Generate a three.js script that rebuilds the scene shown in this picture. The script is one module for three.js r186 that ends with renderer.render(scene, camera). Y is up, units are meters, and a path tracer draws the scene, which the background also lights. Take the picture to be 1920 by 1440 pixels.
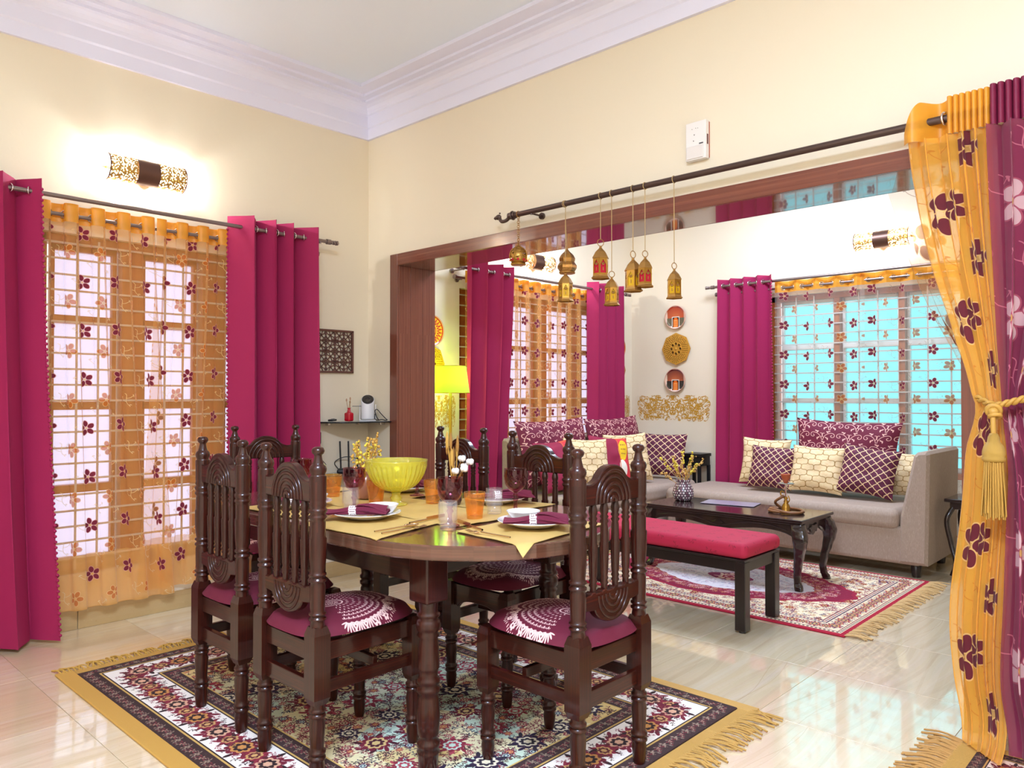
import * as THREE from 'three';
import { RoundedBoxGeometry } from 'three/addons/geometries/RoundedBoxGeometry.js';
import { mergeGeometries } from 'three/addons/utils/BufferGeometryUtils.js';
import { RectAreaLightUniformsLib } from 'three/addons/lights/RectAreaLightUniformsLib.js';

// ---------- camera, daylight, exposure ----------
const scene = new THREE.Scene();
const camera = new THREE.PerspectiveCamera(2 * Math.atan(720 / 1420) * 180 / Math.PI, 4 / 3, 0.05, 80);
camera.rotation.order = 'YXZ';
camera.position.set(4.667, 1.30, 3.378);
camera.rotation.set(Math.atan(21 / 1420), THREE.MathUtils.degToRad(43.34), 0);
const DAY = 2.1;                                   // daylight outside the frosted panes
scene.background = new THREE.Color().setRGB(0.94 * DAY, 0.97 * DAY, 1.0 * DAY);
const L = { sconce: 1.15, ceil: 58, living: 25, lamp: 0.36 };
const renderer = new THREE.WebGLRenderer({ antialias: true });
renderer.toneMapping = THREE.LinearToneMapping;
renderer.toneMappingExposure = 1.14;
renderer.shadowMap.enabled = true;
RectAreaLightUniformsLib.init();
const WARM = new THREE.Color().setRGB(0.95, 1.0, 1.06), COOL = new THREE.Color().setRGB(0.79, 0.985, 1.33);

// ---------- helpers ----------
let seedState = 20240611;
function rnd(a = 1, b) { seedState = (seedState + 0x6d2b79f5) | 0; let t = Math.imul(seedState ^ (seedState >>> 15), 1 | seedState); t = (t + Math.imul(t ^ (t >>> 7), 61 | t)) ^ t; const r = ((t ^ (t >>> 14)) >>> 0) / 4294967296; return b === undefined ? r * a : a + r * (b - a); }
const V3 = (x, y, z) => new THREE.Vector3(x, y, z);
const V2 = (x, y) => new THREE.Vector2(x, y);
const lerp = THREE.MathUtils.lerp, clamp = THREE.MathUtils.clamp, PI = Math.PI, TAU = Math.PI * 2;
const used = new Map();
function numbered(n) { const k = used.get(n) || 0; used.set(n, k + 1); return k ? n + '_' + String(k).padStart(3, '0') : n; }
function shadow(m) { m.castShadow = true; m.receiveShadow = true; return m; }
function plain(g) {
  let h = g.index ? g.toNonIndexed() : g;
  for (const k of Object.keys(h.attributes)) if (!['position', 'normal', 'uv'].includes(k)) h.deleteAttribute(k);
  if (!h.attributes.normal) h.computeVertexNormals();
  if (!h.attributes.uv) h.setAttribute('uv', new THREE.Float32BufferAttribute(new Float32Array(h.attributes.position.count * 2), 2));
  h.morphAttributes = {}; h.groups = [];
  return h;
}
function merge(gs) { gs = gs.flat(9).map(plain); return gs.length === 1 ? gs[0] : mergeGeometries(gs, false); }
function thing(name, label, category, [x, y, z] = [0, 0, 0], turn = 0, group) {
  const o = new THREE.Group(); o.name = numbered(name); scene.add(o);
  o.position.set(x, y, z); o.rotation.y = turn; o.userData = { label, category }; if (group) o.userData.group = group;
  return o;
}
function part(name, geos, mat, parent, label) {
  const m = shadow(new THREE.Mesh(merge([geos]), mat)); m.name = name; parent.add(m); if (label) m.userData.label = label; return m;
}
function single(name, label, category, geos, mat, group) {
  const m = shadow(new THREE.Mesh(merge([geos]), mat)); m.name = numbered(name); scene.add(m);
  m.userData = { label, category }; if (group) m.userData.group = group; return m;
}
function struct(name, geos, mat, parent) {
  const m = geos ? shadow(new THREE.Mesh(merge([geos]), mat)) : new THREE.Group();
  m.name = parent ? name : numbered(name); (parent || scene).add(m); if (!parent) m.userData.kind = 'structure'; return m;
}
function dup(root, label, [x, y, z], turn) {
  const r = root.clone(); r.name = numbered(root.name.replace(/_\d{3}$/, '')); r.userData = { ...root.userData, label }; scene.add(r);
  r.position.set(x, y, z); if (turn !== undefined) r.rotation.set(0, turn, 0); return r;
}
const tr = (g, x = 0, y = 0, z = 0) => g.translate(x, y, z);
// uv in metres, v along the grain
function boxUV(g, grain = 'y', s = 1, ou = 0, ov = 0) {
  g = plain(g); const p = g.attributes.position, n = g.attributes.normal, uv = new Float32Array(p.count * 2);
  const A = ['x', 'y', 'z'], gi = A.indexOf(grain);
  for (let i = 0; i < p.count; i++) {
    const nn = [Math.abs(n.getX(i)), Math.abs(n.getY(i)), Math.abs(n.getZ(i))], q = [p.getX(i), p.getY(i), p.getZ(i)];
    const d = nn[0] >= nn[1] && nn[0] >= nn[2] ? 0 : nn[1] >= nn[2] ? 1 : 2;
    let u, v; if (d === gi) { u = q[(d + 1) % 3]; v = q[(d + 2) % 3]; } else { v = q[gi]; u = q[3 - d - gi]; }
    uv[2 * i] = u * s + ou; uv[2 * i + 1] = v * s + ov;
  }
  g.setAttribute('uv', new THREE.BufferAttribute(uv, 2)); return g;
}
function box(w, h, d, x = 0, y = 0, z = 0, r = 0.004, grain = 'y', seg = 1) {
  const rr = Math.min(r, w * 0.49, h * 0.49, d * 0.49);
  return boxUV(tr(rr > 0 ? new RoundedBoxGeometry(w, h, d, seg, rr) : new THREE.BoxGeometry(w, h, d), x, y, z), grain, 1, x * 3.1 + z * 1.7, y);
}
function lathe(pts, seg = 20, x = 0, y = 0, z = 0, us = 0.15) {
  const g = new THREE.LatheGeometry(pts.map((p) => V2(Math.max(p[0], 1e-5), p[1])), seg), uv = g.attributes.uv, p = g.attributes.position;
  for (let i = 0; i < uv.count; i++) uv.setXY(i, uv.getX(i) * us + x, p.getY(i) + z);
  return tr(g, x, y, z);
}
function tube(pts, r = 0.005, seg = 24, rad = 6, closed = false) { return new THREE.TubeGeometry(new THREE.CatmullRomCurve3(pts.map((p) => p.isVector3 ? p : V3(...p)), closed), seg, r, rad, closed); }
function rod(a, b, r, rad = 10) { const A = V3(...a), B = V3(...b), d = B.clone().sub(A), g = new THREE.CylinderGeometry(r, r, d.length(), rad); g.applyQuaternion(new THREE.Quaternion().setFromUnitVectors(V3(0, 1, 0), d.clone().normalize())); return tr(g, ...A.add(B).multiplyScalar(0.5).toArray()); }
function ball(r, x = 0, y = 0, z = 0, s = 10, sx = 1, sy = 1, sz = 1) { return tr(new THREE.SphereGeometry(r, s, Math.max(5, s * 0.7 | 0)).scale(sx, sy, sz), x, y, z); }
function ring(R, r, x = 0, y = 0, z = 0, rx = 0, ry = 0, seg = 20, rad = 8, arc = TAU) { return tr(new THREE.TorusGeometry(R, r, rad, seg, arc).rotateX(rx).rotateY(ry), x, y, z); }
function ext(shape, depth, bevel = 0.003, curve = 10) { return new THREE.ExtrudeGeometry(shape, { depth: depth - 2 * bevel, bevelEnabled: bevel > 0, bevelSize: bevel, bevelThickness: bevel, bevelSegments: 1, curveSegments: curve, bevelOffset: -bevel }).translate(0, 0, bevel - depth / 2); }
function shapeOf(pts) { const s = new THREE.Shape(); pts.forEach((p, i) => i ? s.lineTo(p[0], p[1]) : s.moveTo(p[0], p[1])); s.closePath(); return s; }
// a surface from f(u, v) -> [x, y, z]; uv from g(u, v)
function sheet(nu, nv, f, uvf = (u, v) => [u, v]) {
  const pos = [], uv = [], idx = [];
  for (let j = 0; j <= nv; j++) for (let i = 0; i <= nu; i++) { const u = i / nu, v = j / nv; pos.push(...f(u, v)); uv.push(...uvf(u, v)); }
  for (let j = 0; j < nv; j++) for (let i = 0; i < nu; i++) { const a = j * (nu + 1) + i, b = a + 1, c = a + nu + 1, d = c + 1; idx.push(a, b, d, a, d, c); }
  const g = new THREE.BufferGeometry(); g.setAttribute('position', new THREE.Float32BufferAttribute(pos, 3)); g.setAttribute('uv', new THREE.Float32BufferAttribute(uv, 2)); g.setIndex(idx); g.computeVertexNormals(); return g;
}

// ---------- textures ----------
function canvas(w, h, draw) { const c = document.createElement('canvas'); c.width = w; c.height = h; draw(c.getContext('2d'), w, h); return c; }
function tex(c, ru = 1, rv = 1, srgb = true) {
  const t = new THREE.CanvasTexture(c); t.wrapS = t.wrapT = THREE.RepeatWrapping; t.magFilter = THREE.LinearFilter; t.repeat.set(ru, rv);
  if (srgb) t.colorSpace = THREE.SRGBColorSpace; return t;
}
function speckle(x, w, h, n, cols, s0, s1, a = 0.2) { for (let i = 0; i < n; i++) { x.globalAlpha = rnd(a * 0.3, a); x.fillStyle = cols[rnd(cols.length) | 0]; const s = rnd(s0, s1); x.fillRect(rnd(w), rnd(h), s, s * rnd(0.6, 1.6)); } x.globalAlpha = 1; }
function woodCanvas(base, tones, n = 500, w = 512, h = 1024) {
  return canvas(w, h, (x) => {
    x.fillStyle = base; x.fillRect(0, 0, w, h);
    for (let i = 0; i < n; i++) {
      const px = rnd(w), wd = rnd(0.6, 7), y0 = rnd(-h * 0.3, h), len = rnd(h * 0.2, h * 1.1); x.globalAlpha = rnd(0.05, 0.3); x.strokeStyle = tones[rnd(tones.length) | 0]; x.lineWidth = wd;
      for (const dx of [-w, 0, w]) { x.beginPath(); x.moveTo(px + dx, y0); x.bezierCurveTo(px + dx + rnd(-9, 9), y0 + len * 0.3, px + dx + rnd(-9, 9), y0 + len * 0.7, px + dx + rnd(-6, 6), y0 + len); x.stroke(); }
    }
    x.globalAlpha = 1;
  });
}
const woodRose = woodCanvas('#35150f', ['#220d0a', '#561f12', '#6a2a16', '#280e0b', '#481a10', '#78381e'], 420);
const woodTrim = woodCanvas('#7d4a38', ['#5f3427', '#96604a', '#8b4f3a', '#6d3d2e', '#a06c52', '#724236'], 520);
const woodTop = woodCanvas('#6a4838', ['#54382b', '#7d5845', '#5e4032', '#86624e', '#4d3227'], 900);
const noiseC = canvas(256, 256, (x, w, h) => { x.fillStyle = '#808080'; x.fillRect(0, 0, w, h); speckle(x, w, h, 9000, ['#fff', '#000', '#aaa', '#555'], 1, 3, 0.5); });
const plasterC = canvas(512, 512, (x, w, h) => { x.fillStyle = '#808080'; x.fillRect(0, 0, w, h); for (let i = 0; i < 260; i++) { x.globalAlpha = 0.05; x.fillStyle = rnd() > 0.5 ? '#fff' : '#000'; x.beginPath(); x.ellipse(rnd(w), rnd(h), rnd(8, 60), rnd(6, 40), rnd(3), 0, TAU); x.fill(); } x.globalAlpha = 1; speckle(x, w, h, 3000, ['#fff', '#000'], 1, 3, 0.14); });
const weaveC = canvas(256, 256, (x, w, h) => { x.fillStyle = '#8a8a8a'; x.fillRect(0, 0, w, h); for (let i = 0; i < 256; i += 2) { x.fillStyle = `rgba(${i % 4 ? 255 : 0},${i % 4 ? 255 : 0},${i % 4 ? 255 : 0},0.25)`; x.fillRect(i, 0, 1, h); } for (let i = 0; i < 2600; i++) { x.globalAlpha = rnd(0.1, 0.5); x.fillStyle = rnd() > 0.5 ? '#fff' : '#222'; x.fillRect(rnd(w), rnd(h), 1.5, rnd(4, 22)); } x.globalAlpha = 1; });

function M(color, roughness = 0.6, o = {}) { return new THREE.MeshPhysicalMaterial({ color, roughness, ...o }); }
const rose = M('#e2c2b6', 0.32, { map: tex(woodRose, 3, 1), specularIntensity: 0.55, clearcoat: 0.4, clearcoatRoughness: 0.07 });
const trimWood = M('#f4dcd4', 0.22, { map: tex(woodTrim, 1.6, 0.7), clearcoat: 0.5, clearcoatRoughness: 0.08 });
const tableWood = M('#e8d6cc', 0.2, { map: tex(woodTop, 1.4, 0.8), clearcoat: 0.7, clearcoatRoughness: 0.08 });
const ebony = M('#1c100f', 0.32, { bumpMap: tex(noiseC, 6, 6, false), bumpScale: 0.0003, clearcoat: 0.3, clearcoatRoughness: 0.2 });
const coffeeWood = M('#2a1a18', 0.22, { clearcoat: 0.6, clearcoatRoughness: 0.1 });
const paint = M('#eedfc4', 0.5, { bumpMap: tex(plasterC, 0.6, 0.6, false), bumpScale: 0.0025, clearcoat: 0.12, clearcoatRoughness: 0.3 });
const white = M('#eef3ff', 0.6), whiteGloss = M('#f2eff0', 0.18, { clearcoat: 0.4 });
const steel = M('#b9a9a0', 0.3, { metalness: 0.9 }), chrome = M('#d8d4d0', 0.14, { metalness: 1 }), bronze = M('#6a4c40', 0.35, { metalness: 0.7 });
const brass = M('#b98a3c', 0.36, { metalness: 0.85, bumpMap: tex(noiseC, 10, 10, false), bumpScale: 0.0006 });
const black = M('#141215', 0.4), satinBrown = M('#8c5a33', 0.4, { map: tex(woodCanvas('#b98a60', ['#9a6c44', '#d3a87c', '#a87a50'], 300, 256, 512), 2, 1) });
const velvet = M('#a41a50', 0.8, { sheen: 0.6, sheenRoughness: 0.3, sheenColor: new THREE.Color('#e070a0'), bumpMap: tex(noiseC, 8, 8, false), bumpScale: 0.0004 });
const orangeSatin = M('#f0a52c', 0.5, { transmission: 0.35, thickness: 0, sheen: 0.4 });
// ---------- the room ----------
const CEIL = 3.50, X1 = 6.1, Z1 = 4.9, ZF = -3.45;         // dining room x 0..X1, z 0..Z1; living room z ZF..-0.33
const T = 0.33;
// floor tiles, each its own piece
const marble = [0, 1, 2].map((k) => canvas(512, 512, (x, w, h) => {
  x.fillStyle = ['#e8d2ae', '#e2caa2', '#ecdab8'][k]; x.fillRect(0, 0, w, h);
  for (let i = 0; i < 60; i++) { x.globalAlpha = rnd(0.04, 0.16); x.strokeStyle = ['#cdb48c', '#f4eada', '#c0a682', '#d8c4a0'][rnd(4) | 0]; x.lineWidth = rnd(3, 34); const y = rnd(-60, h + 60); x.beginPath(); x.moveTo(-20, y); x.bezierCurveTo(w * 0.3, y + rnd(-40, 40), w * 0.6, y + rnd(-40, 40), w + 20, y + rnd(-70, 70)); x.stroke(); }
  for (let i = 0; i < 5; i++) { x.globalAlpha = rnd(0.15, 0.4); x.strokeStyle = '#a98558'; x.lineWidth = rnd(0.7, 2); const y = rnd(h); x.beginPath(); x.moveTo(0, y); x.bezierCurveTo(w * 0.4, y + rnd(-60, 60), w * 0.5, y + rnd(-60, 60), w, y + rnd(-90, 90)); x.stroke(); }
  x.globalAlpha = 1; speckle(x, w, h, 900, ['#c8a674', '#fff4d8'], 1, 4, 0.2);
}));
const tileMats = marble.map((c) => M('#ffffff', 0.07, { map: tex(c), ior: 1.9, clearcoat: 1, clearcoatRoughness: 0.02, bumpMap: tex(plasterC, 1, 1, false), bumpScale: 0.0004 }));
const floor = struct('floor', box(X1 + 0.5, 0.2, Z1 - ZF + 0.5, X1 / 2, -0.106, (Z1 + ZF) / 2, 0), M('#d2bf9c', 0.5));
const tileGeo = new RoundedBoxGeometry(0.6482, 0.012, 0.6482, 1, 0.0012); tileGeo.translate(0, -0.006, 0);
{ const p = tileGeo.attributes.position, uv = tileGeo.attributes.uv; for (let i = 0; i < p.count; i++) uv.setXY(i, p.getX(i) / 0.65 + 0.5, p.getZ(i) / 0.65 + 0.5); }
for (let i = -4; i < 6; i++) for (let j = -9; j < 4; j++) {
  const cx = 2.6 + 0.325 + i * 0.65, cz = 2.36 - 0.325 + j * 0.65; if (cx < -0.3 || cx > X1 + 0.3 || cz < ZF - 0.3 || cz > Z1 + 0.3) continue;
  const t = shadow(new THREE.Mesh(tileGeo, tileMats[Math.abs(i * 7 + j * 5 + (i * j)) % 3])); t.name = 'tile'; t.position.set(cx, rnd(-0.0004, 0), cz); t.rotation.y = PI / 2 + PI * ((i + 2 * j) & 1); floor.add(t);
}
struct('ceiling', box(X1 + 0.6, 0.2, Z1 - ZF + 0.6, X1 / 2, CEIL + 0.1, (Z1 + ZF) / 2, 0), white);
// left wall with two window openings: z ranges W1, W2
const W1 = [0.66, 2.16, 0.30, 2.20], W2 = [-3.16, -0.925, 0.30, 2.20], WT = 0.22;
function wallX(x0, x1, z0, z1, holes) {
  const g = [], cx = (x0 + x1) / 2, w = x1 - x0; let z = z0; const bx = (a, b, y0, y1) => { if (b - a > 1e-4 && y1 - y0 > 1e-4) g.push(box(w, y1 - y0, b - a, cx, (y0 + y1) / 2, (a + b) / 2, 0)); };
  for (const [a, b, y0, y1] of holes) { bx(z, a, 0, CEIL); bx(a, b, 0, y0); bx(a, b, y1, CEIL); z = b; } bx(z, z1, 0, CEIL); return g;
}
struct('wall_left', wallX(-WT, 0, ZF - 0.25, Z1 + 0.25, [W2, W1]), paint);
const OP = [0.366, 3.91, 2.228];                                  // opening to the living room, inner edges
const wallZ = (z0, z1, x0, x1, holes) => { const g = []; let x = x0; const bx = (a, b, y0, y1) => { if (b - a > 1e-4 && y1 - y0 > 1e-4) g.push(box(b - a, y1 - y0, z1 - z0, (a + b) / 2, (y0 + y1) / 2, (z0 + z1) / 2, 0)); }; for (const [a, b, y0, y1] of holes) { bx(x, a, 0, CEIL); bx(a, b, 0, y0); bx(a, b, y1, CEIL); x = b; } bx(x, x1, 0, CEIL); return g; };
struct('wall_back', wallZ(-T + 0.005, 0, 0, X1, [[OP[0] - 0.03, OP[1] + 0.03, 0, OP[2] + 0.03]]), paint);
const W3 = [1.55, 3.30, 0.62, 2.22];
struct('wall_far', wallZ(ZF - 0.22, ZF, 0, X1, [W3]), paint);
struct('wall_right', box(0.22, CEIL, Z1 - ZF + 0.5, X1 + 0.11, CEIL / 2, (Z1 + ZF) / 2, 0), paint);
struct('wall_rear', box(X1, CEIL, 0.22, X1 / 2, CEIL / 2, Z1 + 0.11, 0), paint);
// timber lining of the opening: face boards and lining boards
{ const d = struct('trim', null, null); d.name = 'trim_1'; const [a, b, h] = OP, w = 0.083;
  part('side_board', box(w, h + w, 0.016, a - w / 2, (h + w) / 2, 0.008, 0.003), trimWood, d); part('side_board', box(w, h + w, 0.016, b + w / 2, (h + w) / 2, 0.008, 0.003), trimWood, d);
  part('header_board', box(b - a, w, 0.016, (a + b) / 2, h + w / 2, 0.008, 0.003, 'x'), trimWood, d);
  for (const s of [0, 1]) { const x = s ? b + 0.012 : a - 0.012; for (const [z0, z1] of [[-0.002, -0.105], [-0.107, -0.222], [-0.224, -0.33]]) part('lining_board', box(0.024, h, z0 - z1, x, h / 2, (z0 + z1) / 2, 0.002), trimWood, d); }
  part('lining_head', box(b - a + 0.02, 0.024, T - 0.002, (a + b) / 2, h + 0.012, -T / 2, 0.002, 'x'), M('#ffffff', 0.08, { map: tex(woodTrim, 1.6, 0.7), clearcoat: 1, clearcoatRoughness: 0.03 }), d);
  part('side_board', box(w, h + w, 0.016, a - w / 2, (h + w) / 2, -T - 0.004, 0.003), trimWood, d); part('header_board', box(b - a, w, 0.016, (a + b) / 2, h + w / 2, -T - 0.004, 0.003, 'x'), trimWood, d); part('side_board', box(w, h + w, 0.016, b + w / 2, (h + w) / 2, -T - 0.004, 0.003), trimWood, d);
}
// cornice: one profile (distance from wall, height) run along each wall
const prof = [[-0.01, 3.205], [0.022, 3.205], [0.022, 3.282], [0.034, 3.292], [0.034, 3.372], [0.046, 3.38], [0.05, 3.40], [0.062, 3.42], [0.085, 3.433], [0.112, 3.437], [0.112, 3.453], [0.158, 3.456], [0.158, 3.473], [0.245, 3.477], [0.245, 3.51], [-0.01, 3.51]];
const cornice = M('#ece9fa', 0.55);
function corniceRun(n, len, place) { const g = plain(new THREE.ExtrudeGeometry(shapeOf(prof), { depth: len, bevelEnabled: false })); place(g); if (n === 'trim_3' || n === 'trim_5') { const q = g.attributes; for (const k of ['position', 'normal', 'uv']) { const a = q[k], w = a.itemSize; for (let i = 0; i < a.count; i += 3) for (let c = 0; c < w; c++) { const j = (i + 1) * w + c, l = (i + 2) * w + c, tmp = a.array[j]; a.array[j] = a.array[l]; a.array[l] = tmp; } } } const m = struct('trim', g, cornice); m.name = n; }
corniceRun('trim_2', Z1, (g) => g.rotateY(0));                                             // along the left wall: distance = x, run = z
corniceRun('trim_3', X1, (g) => g.applyMatrix4(new THREE.Matrix4().set(0, 0, 1, 0, 0, 1, 0, 0, 1, 0, 0, 0, 0, 0, 0, 1)));   // along the back wall: distance = z, run = x
corniceRun('trim_4', -0.33 - ZF, (g) => g.translate(0, 0, ZF));
corniceRun('trim_5', X1, (g) => g.applyMatrix4(new THREE.Matrix4().set(0, 0, 1, 0, 0, 1, 0, 0, 1, 0, 0, ZF, 0, 0, 0, 1)));
// skirting tiles
const skirt = M('#d9cbb0', 0.25, { map: tex(marble[1]) });
function skirting(name, along, a, b, at) { const s = struct(name, null, null); for (let p = a; p < b - 0.01; p += 0.65) { const q = Math.min(b, p + 0.65), l = q - p - 0.003; part('tile', along === 'z' ? box(0.012, 0.11, l, at, 0.055, (p + q) / 2, 0.002) : box(l, 0.11, 0.012, (p + q) / 2, 0.055, at, 0.002), skirt, s); } }
skirting('baseboard_left', 'z', 0.01, Z1, 0.006); skirting('baseboard_back', 'x', 0.02, OP[0] - 0.085, 0.006); skirting('baseboard_far', 'x', 0.0, X1, ZF + 0.006); skirting('baseboard_living', 'z', ZF + 0.02, -0.36, 0.006);

// ---------- windows: timber frame, casements, frosted panes, grill bars ----------
const frost = M('#dedcec', 0.93, { transmission: 1, thickness: 0, specularIntensity: 0.3 }), frostCyan = M('#a6dbe0', 0.93, { transmission: 1, thickness: 0, specularIntensity: 0.3 });
const casement = M('#efe6dc', 0.4), frameWood = M('#e2b288', 0.42, { map: tex(woodCanvas('#c98d5a', ['#a86a38', '#d9a270', '#b57a48'], 260, 256, 512), 2, 1) });
const grillPaint = M('#cfc0b4', 0.45);
function windowUnit(n, axis, [a, b, y0, y1], at, panes, glass, sash, rail) {
  // built in (s, y, d): s along the wall, d outwards; then mapped onto the wall
  const w = struct('window', null, null); w.name = 'window_' + n;
  const put = (sw, sh, sd, s, y, d, r = 0.003, gr) => axis === 'z' ? box(sd, sh, sw, at - d, y, s, r, gr || (sw > sh ? 'z' : 'y')) : box(sw, sh, sd, s, y, at - d, r, gr || (sw > sh ? 'x' : 'y'));
  const H = y1 - y0, my = (y0 + y1) / 2, W = b - a, ms = (a + b) / 2, fd = 0.10;
  part('window_frame', [put(0.05, H, fd, a + 0.025, my, 0.10), put(0.05, H, fd, b - 0.025, my, 0.10), put(W, 0.05, fd, ms, y0 + 0.025, 0.10), put(W, 0.05, fd, ms, y1 - 0.025, 0.10)], frameWood, w);
  for (let i = 1; i < panes.length; i++) { const s = (panes[i - 1][1] + panes[i][0]) / 2, ww = Math.max(0.05, panes[i][0] - panes[i - 1][1] - 0.04); part('mullion', put(ww, H - 0.1, fd, s, my, 0.098), frameWood, w); }
  for (const [p0, p1] of panes) {
    const ys = [y0 + 0.05, ...rail, y1 - 0.05];
    const c = part('casement', [put(0.024, H - 0.1, 0.04, p0 + 0.002, my, 0.125), put(0.024, H - 0.1, 0.04, p1 - 0.002, my, 0.125), put(p1 - p0, 0.03, 0.04, (p0 + p1) / 2, y0 + 0.065, 0.125), put(p1 - p0, 0.03, 0.04, (p0 + p1) / 2, y1 - 0.065, 0.125)], sash, w);
    for (let k = 0; k < ys.length - 1; k++) { if (k) part('transom', put(p1 - p0, 0.045, 0.06, (p0 + p1) / 2, ys[k], 0.115), sash === casement ? casement : frameWood, w); part('pane', put(p1 - p0 - 0.02, ys[k + 1] - ys[k], 0.004, (p0 + p1) / 2, (ys[k] + ys[k + 1]) / 2, 0.14, 0), glass, w); }
  }
  const bars = []; for (let y = y0 + 0.09; y < y1 - 0.04; y += 0.088) bars.push(put(W - 0.06, 0.011, 0.006, ms, y, 0.036, 0));
  for (const [p0, p1] of panes) for (const f of [0.33, 0.67]) bars.push(put(0.011, H - 0.04, 0.006, lerp(p0, p1, f), my, 0.042, 0));
  for (const g of bars) part('grill_bar', g, grillPaint, w);
}
windowUnit(1, 'z', W1, 0, [[0.74, 1.07], [1.26, 1.58], [1.74, 2.07]], frost, frameWood, [0.77, 1.24, 1.73]);
windowUnit(2, 'z', W2, 0, [[-3.06, -2.66], [-2.52, -2.12], [-1.98, -1.60], [-1.46, -1.14]], frost, frameWood, [0.77, 1.24, 1.73]);
part('stile', box(0.085, 1.80, 0.155, -0.10, 1.25, -1.052, 0.003), frameWood, scene.getObjectByName('window_2'));
windowUnit(3, 'x', W3, ZF, [[1.63, 2.11], [2.19, 2.65], [2.72, 3.22]], frostCyan, casement, [1.25, 1.74]);

// ---------- lamps ----------
const glowWhite = new THREE.MeshStandardMaterial({ color: '#fff6e6', emissive: new THREE.Color('#fff2dc'), emissiveIntensity: 3 });
const perfC = canvas(256, 256, (x, w, h) => { x.fillStyle = '#fff'; x.fillRect(0, 0, w, h); x.fillStyle = '#000'; for (let i = 0; i < 230; i++) { x.beginPath(); x.ellipse(rnd(w), rnd(h), rnd(3, 7), rnd(2, 5), rnd(3), 0, TAU); x.fill(); } });
const perf = M('#c59a52', 0.4, { metalness: 0.6, alphaMap: tex(perfC, 1, 1, false), alphaTest: 0.5, side: THREE.DoubleSide });
function sconce(label, pos, turn) {
  // local: wall plane z = 0, sticks out +z, runs along x
  const t = thing('wall_sconce', label, 'wall lamp', pos, turn, 'perforated brass wall sconces'), Lh = 0.215, R = 0.075;
  const shell = (x0, x1) => sheet(8, 16, (u, v) => { const a = lerp(-PI / 2, PI / 2, v); return [lerp(x0, x1, u), Math.sin(a) * R, 0.028 + Math.cos(a) * R * 0.95]; }, (u, v) => [u, v * 1.4]);
  part('shade', shell(-Lh, -0.062), perf, t, 'perforated brass half cylinder'); part('shade', shell(0.062, Lh), perf, t, 'perforated brass half cylinder');
  part('band', [shell(-0.062, 0.062), box(0.11, 0.12, 0.05, 0, 0, 0.03, 0.004)], bronze, t);
  for (const s of [-1, 1]) part('rim', tube(Array.from({ length: 9 }, (_, i) => { const a = lerp(-PI / 2, PI / 2, i / 8); return [s * Lh, Math.sin(a) * R, 0.028 + Math.cos(a) * R * 0.95]; }), 0.004, 20, 6), bronze, t);
  part('bracket', [box(0.43, 0.012, 0.012, 0, 0, 0.006, 0.002)], brass, t);
  for (const s of [-1, 1]) {
    part('bulb', ball(0.02, s * 0.125, 0, 0.05, 12, 1.4), glowWhite, t);
    const l = new THREE.PointLight(WARM, L.sconce, 0, 2); l.position.set(s * 0.125, 0, 0.05); l.castShadow = true; l.shadow.radius = 1; t.add(l);
  }
  return t;
}
sconce('brass perforated wall sconce glowing above the tall window beside the dining table', [0, 2.61, 1.62], PI / 2);
sconce('perforated wall sconce above the window behind the sofa with two scroll patterned cushions', [0, 2.53, -1.85], PI / 2);
sconce('perforated wall sconce above the wide cyan lit window, partly behind the orange sheer', [2.56, 2.62, ZF], 0);
sconce('perforated wall sconce on the rear wall of the dining room behind the camera', [2.2, 2.61, Z1], PI);
sconce('perforated wall sconce on the right hand wall of the dining room', [X1, 2.61, 2.4], -PI / 2);
// square ceiling lamps out of the frame
function ceilingLamp(label, x, z, size, power) {
  const t = thing('ceiling_lamp', label, 'ceiling lamp', [x, CEIL, z], 0);
  part('housing', box(size + 0.08, 0.06, size + 0.08, 0, -0.03, 0, 0.01), white, t);
  part('diffuser', box(size, 0.012, size, 0, -0.064, 0, 0.004), new THREE.MeshStandardMaterial({ color: '#ffffff', emissive: new THREE.Color('#fff4e4'), emissiveIntensity: 1.0 }), t);
  const l = new THREE.RectAreaLight(COOL, power, size, size); l.position.set(0, -0.075, 0); l.rotation.x = -PI / 2; t.add(l);
}
ceilingLamp('square white ceiling lamp over the near end of the dining room', 4.3, 3.3, 1.0, L.ceil);
ceilingLamp('square white ceiling lamp over the seating area of the living room', 2.0, -1.9, 1.0, L.living);
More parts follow.
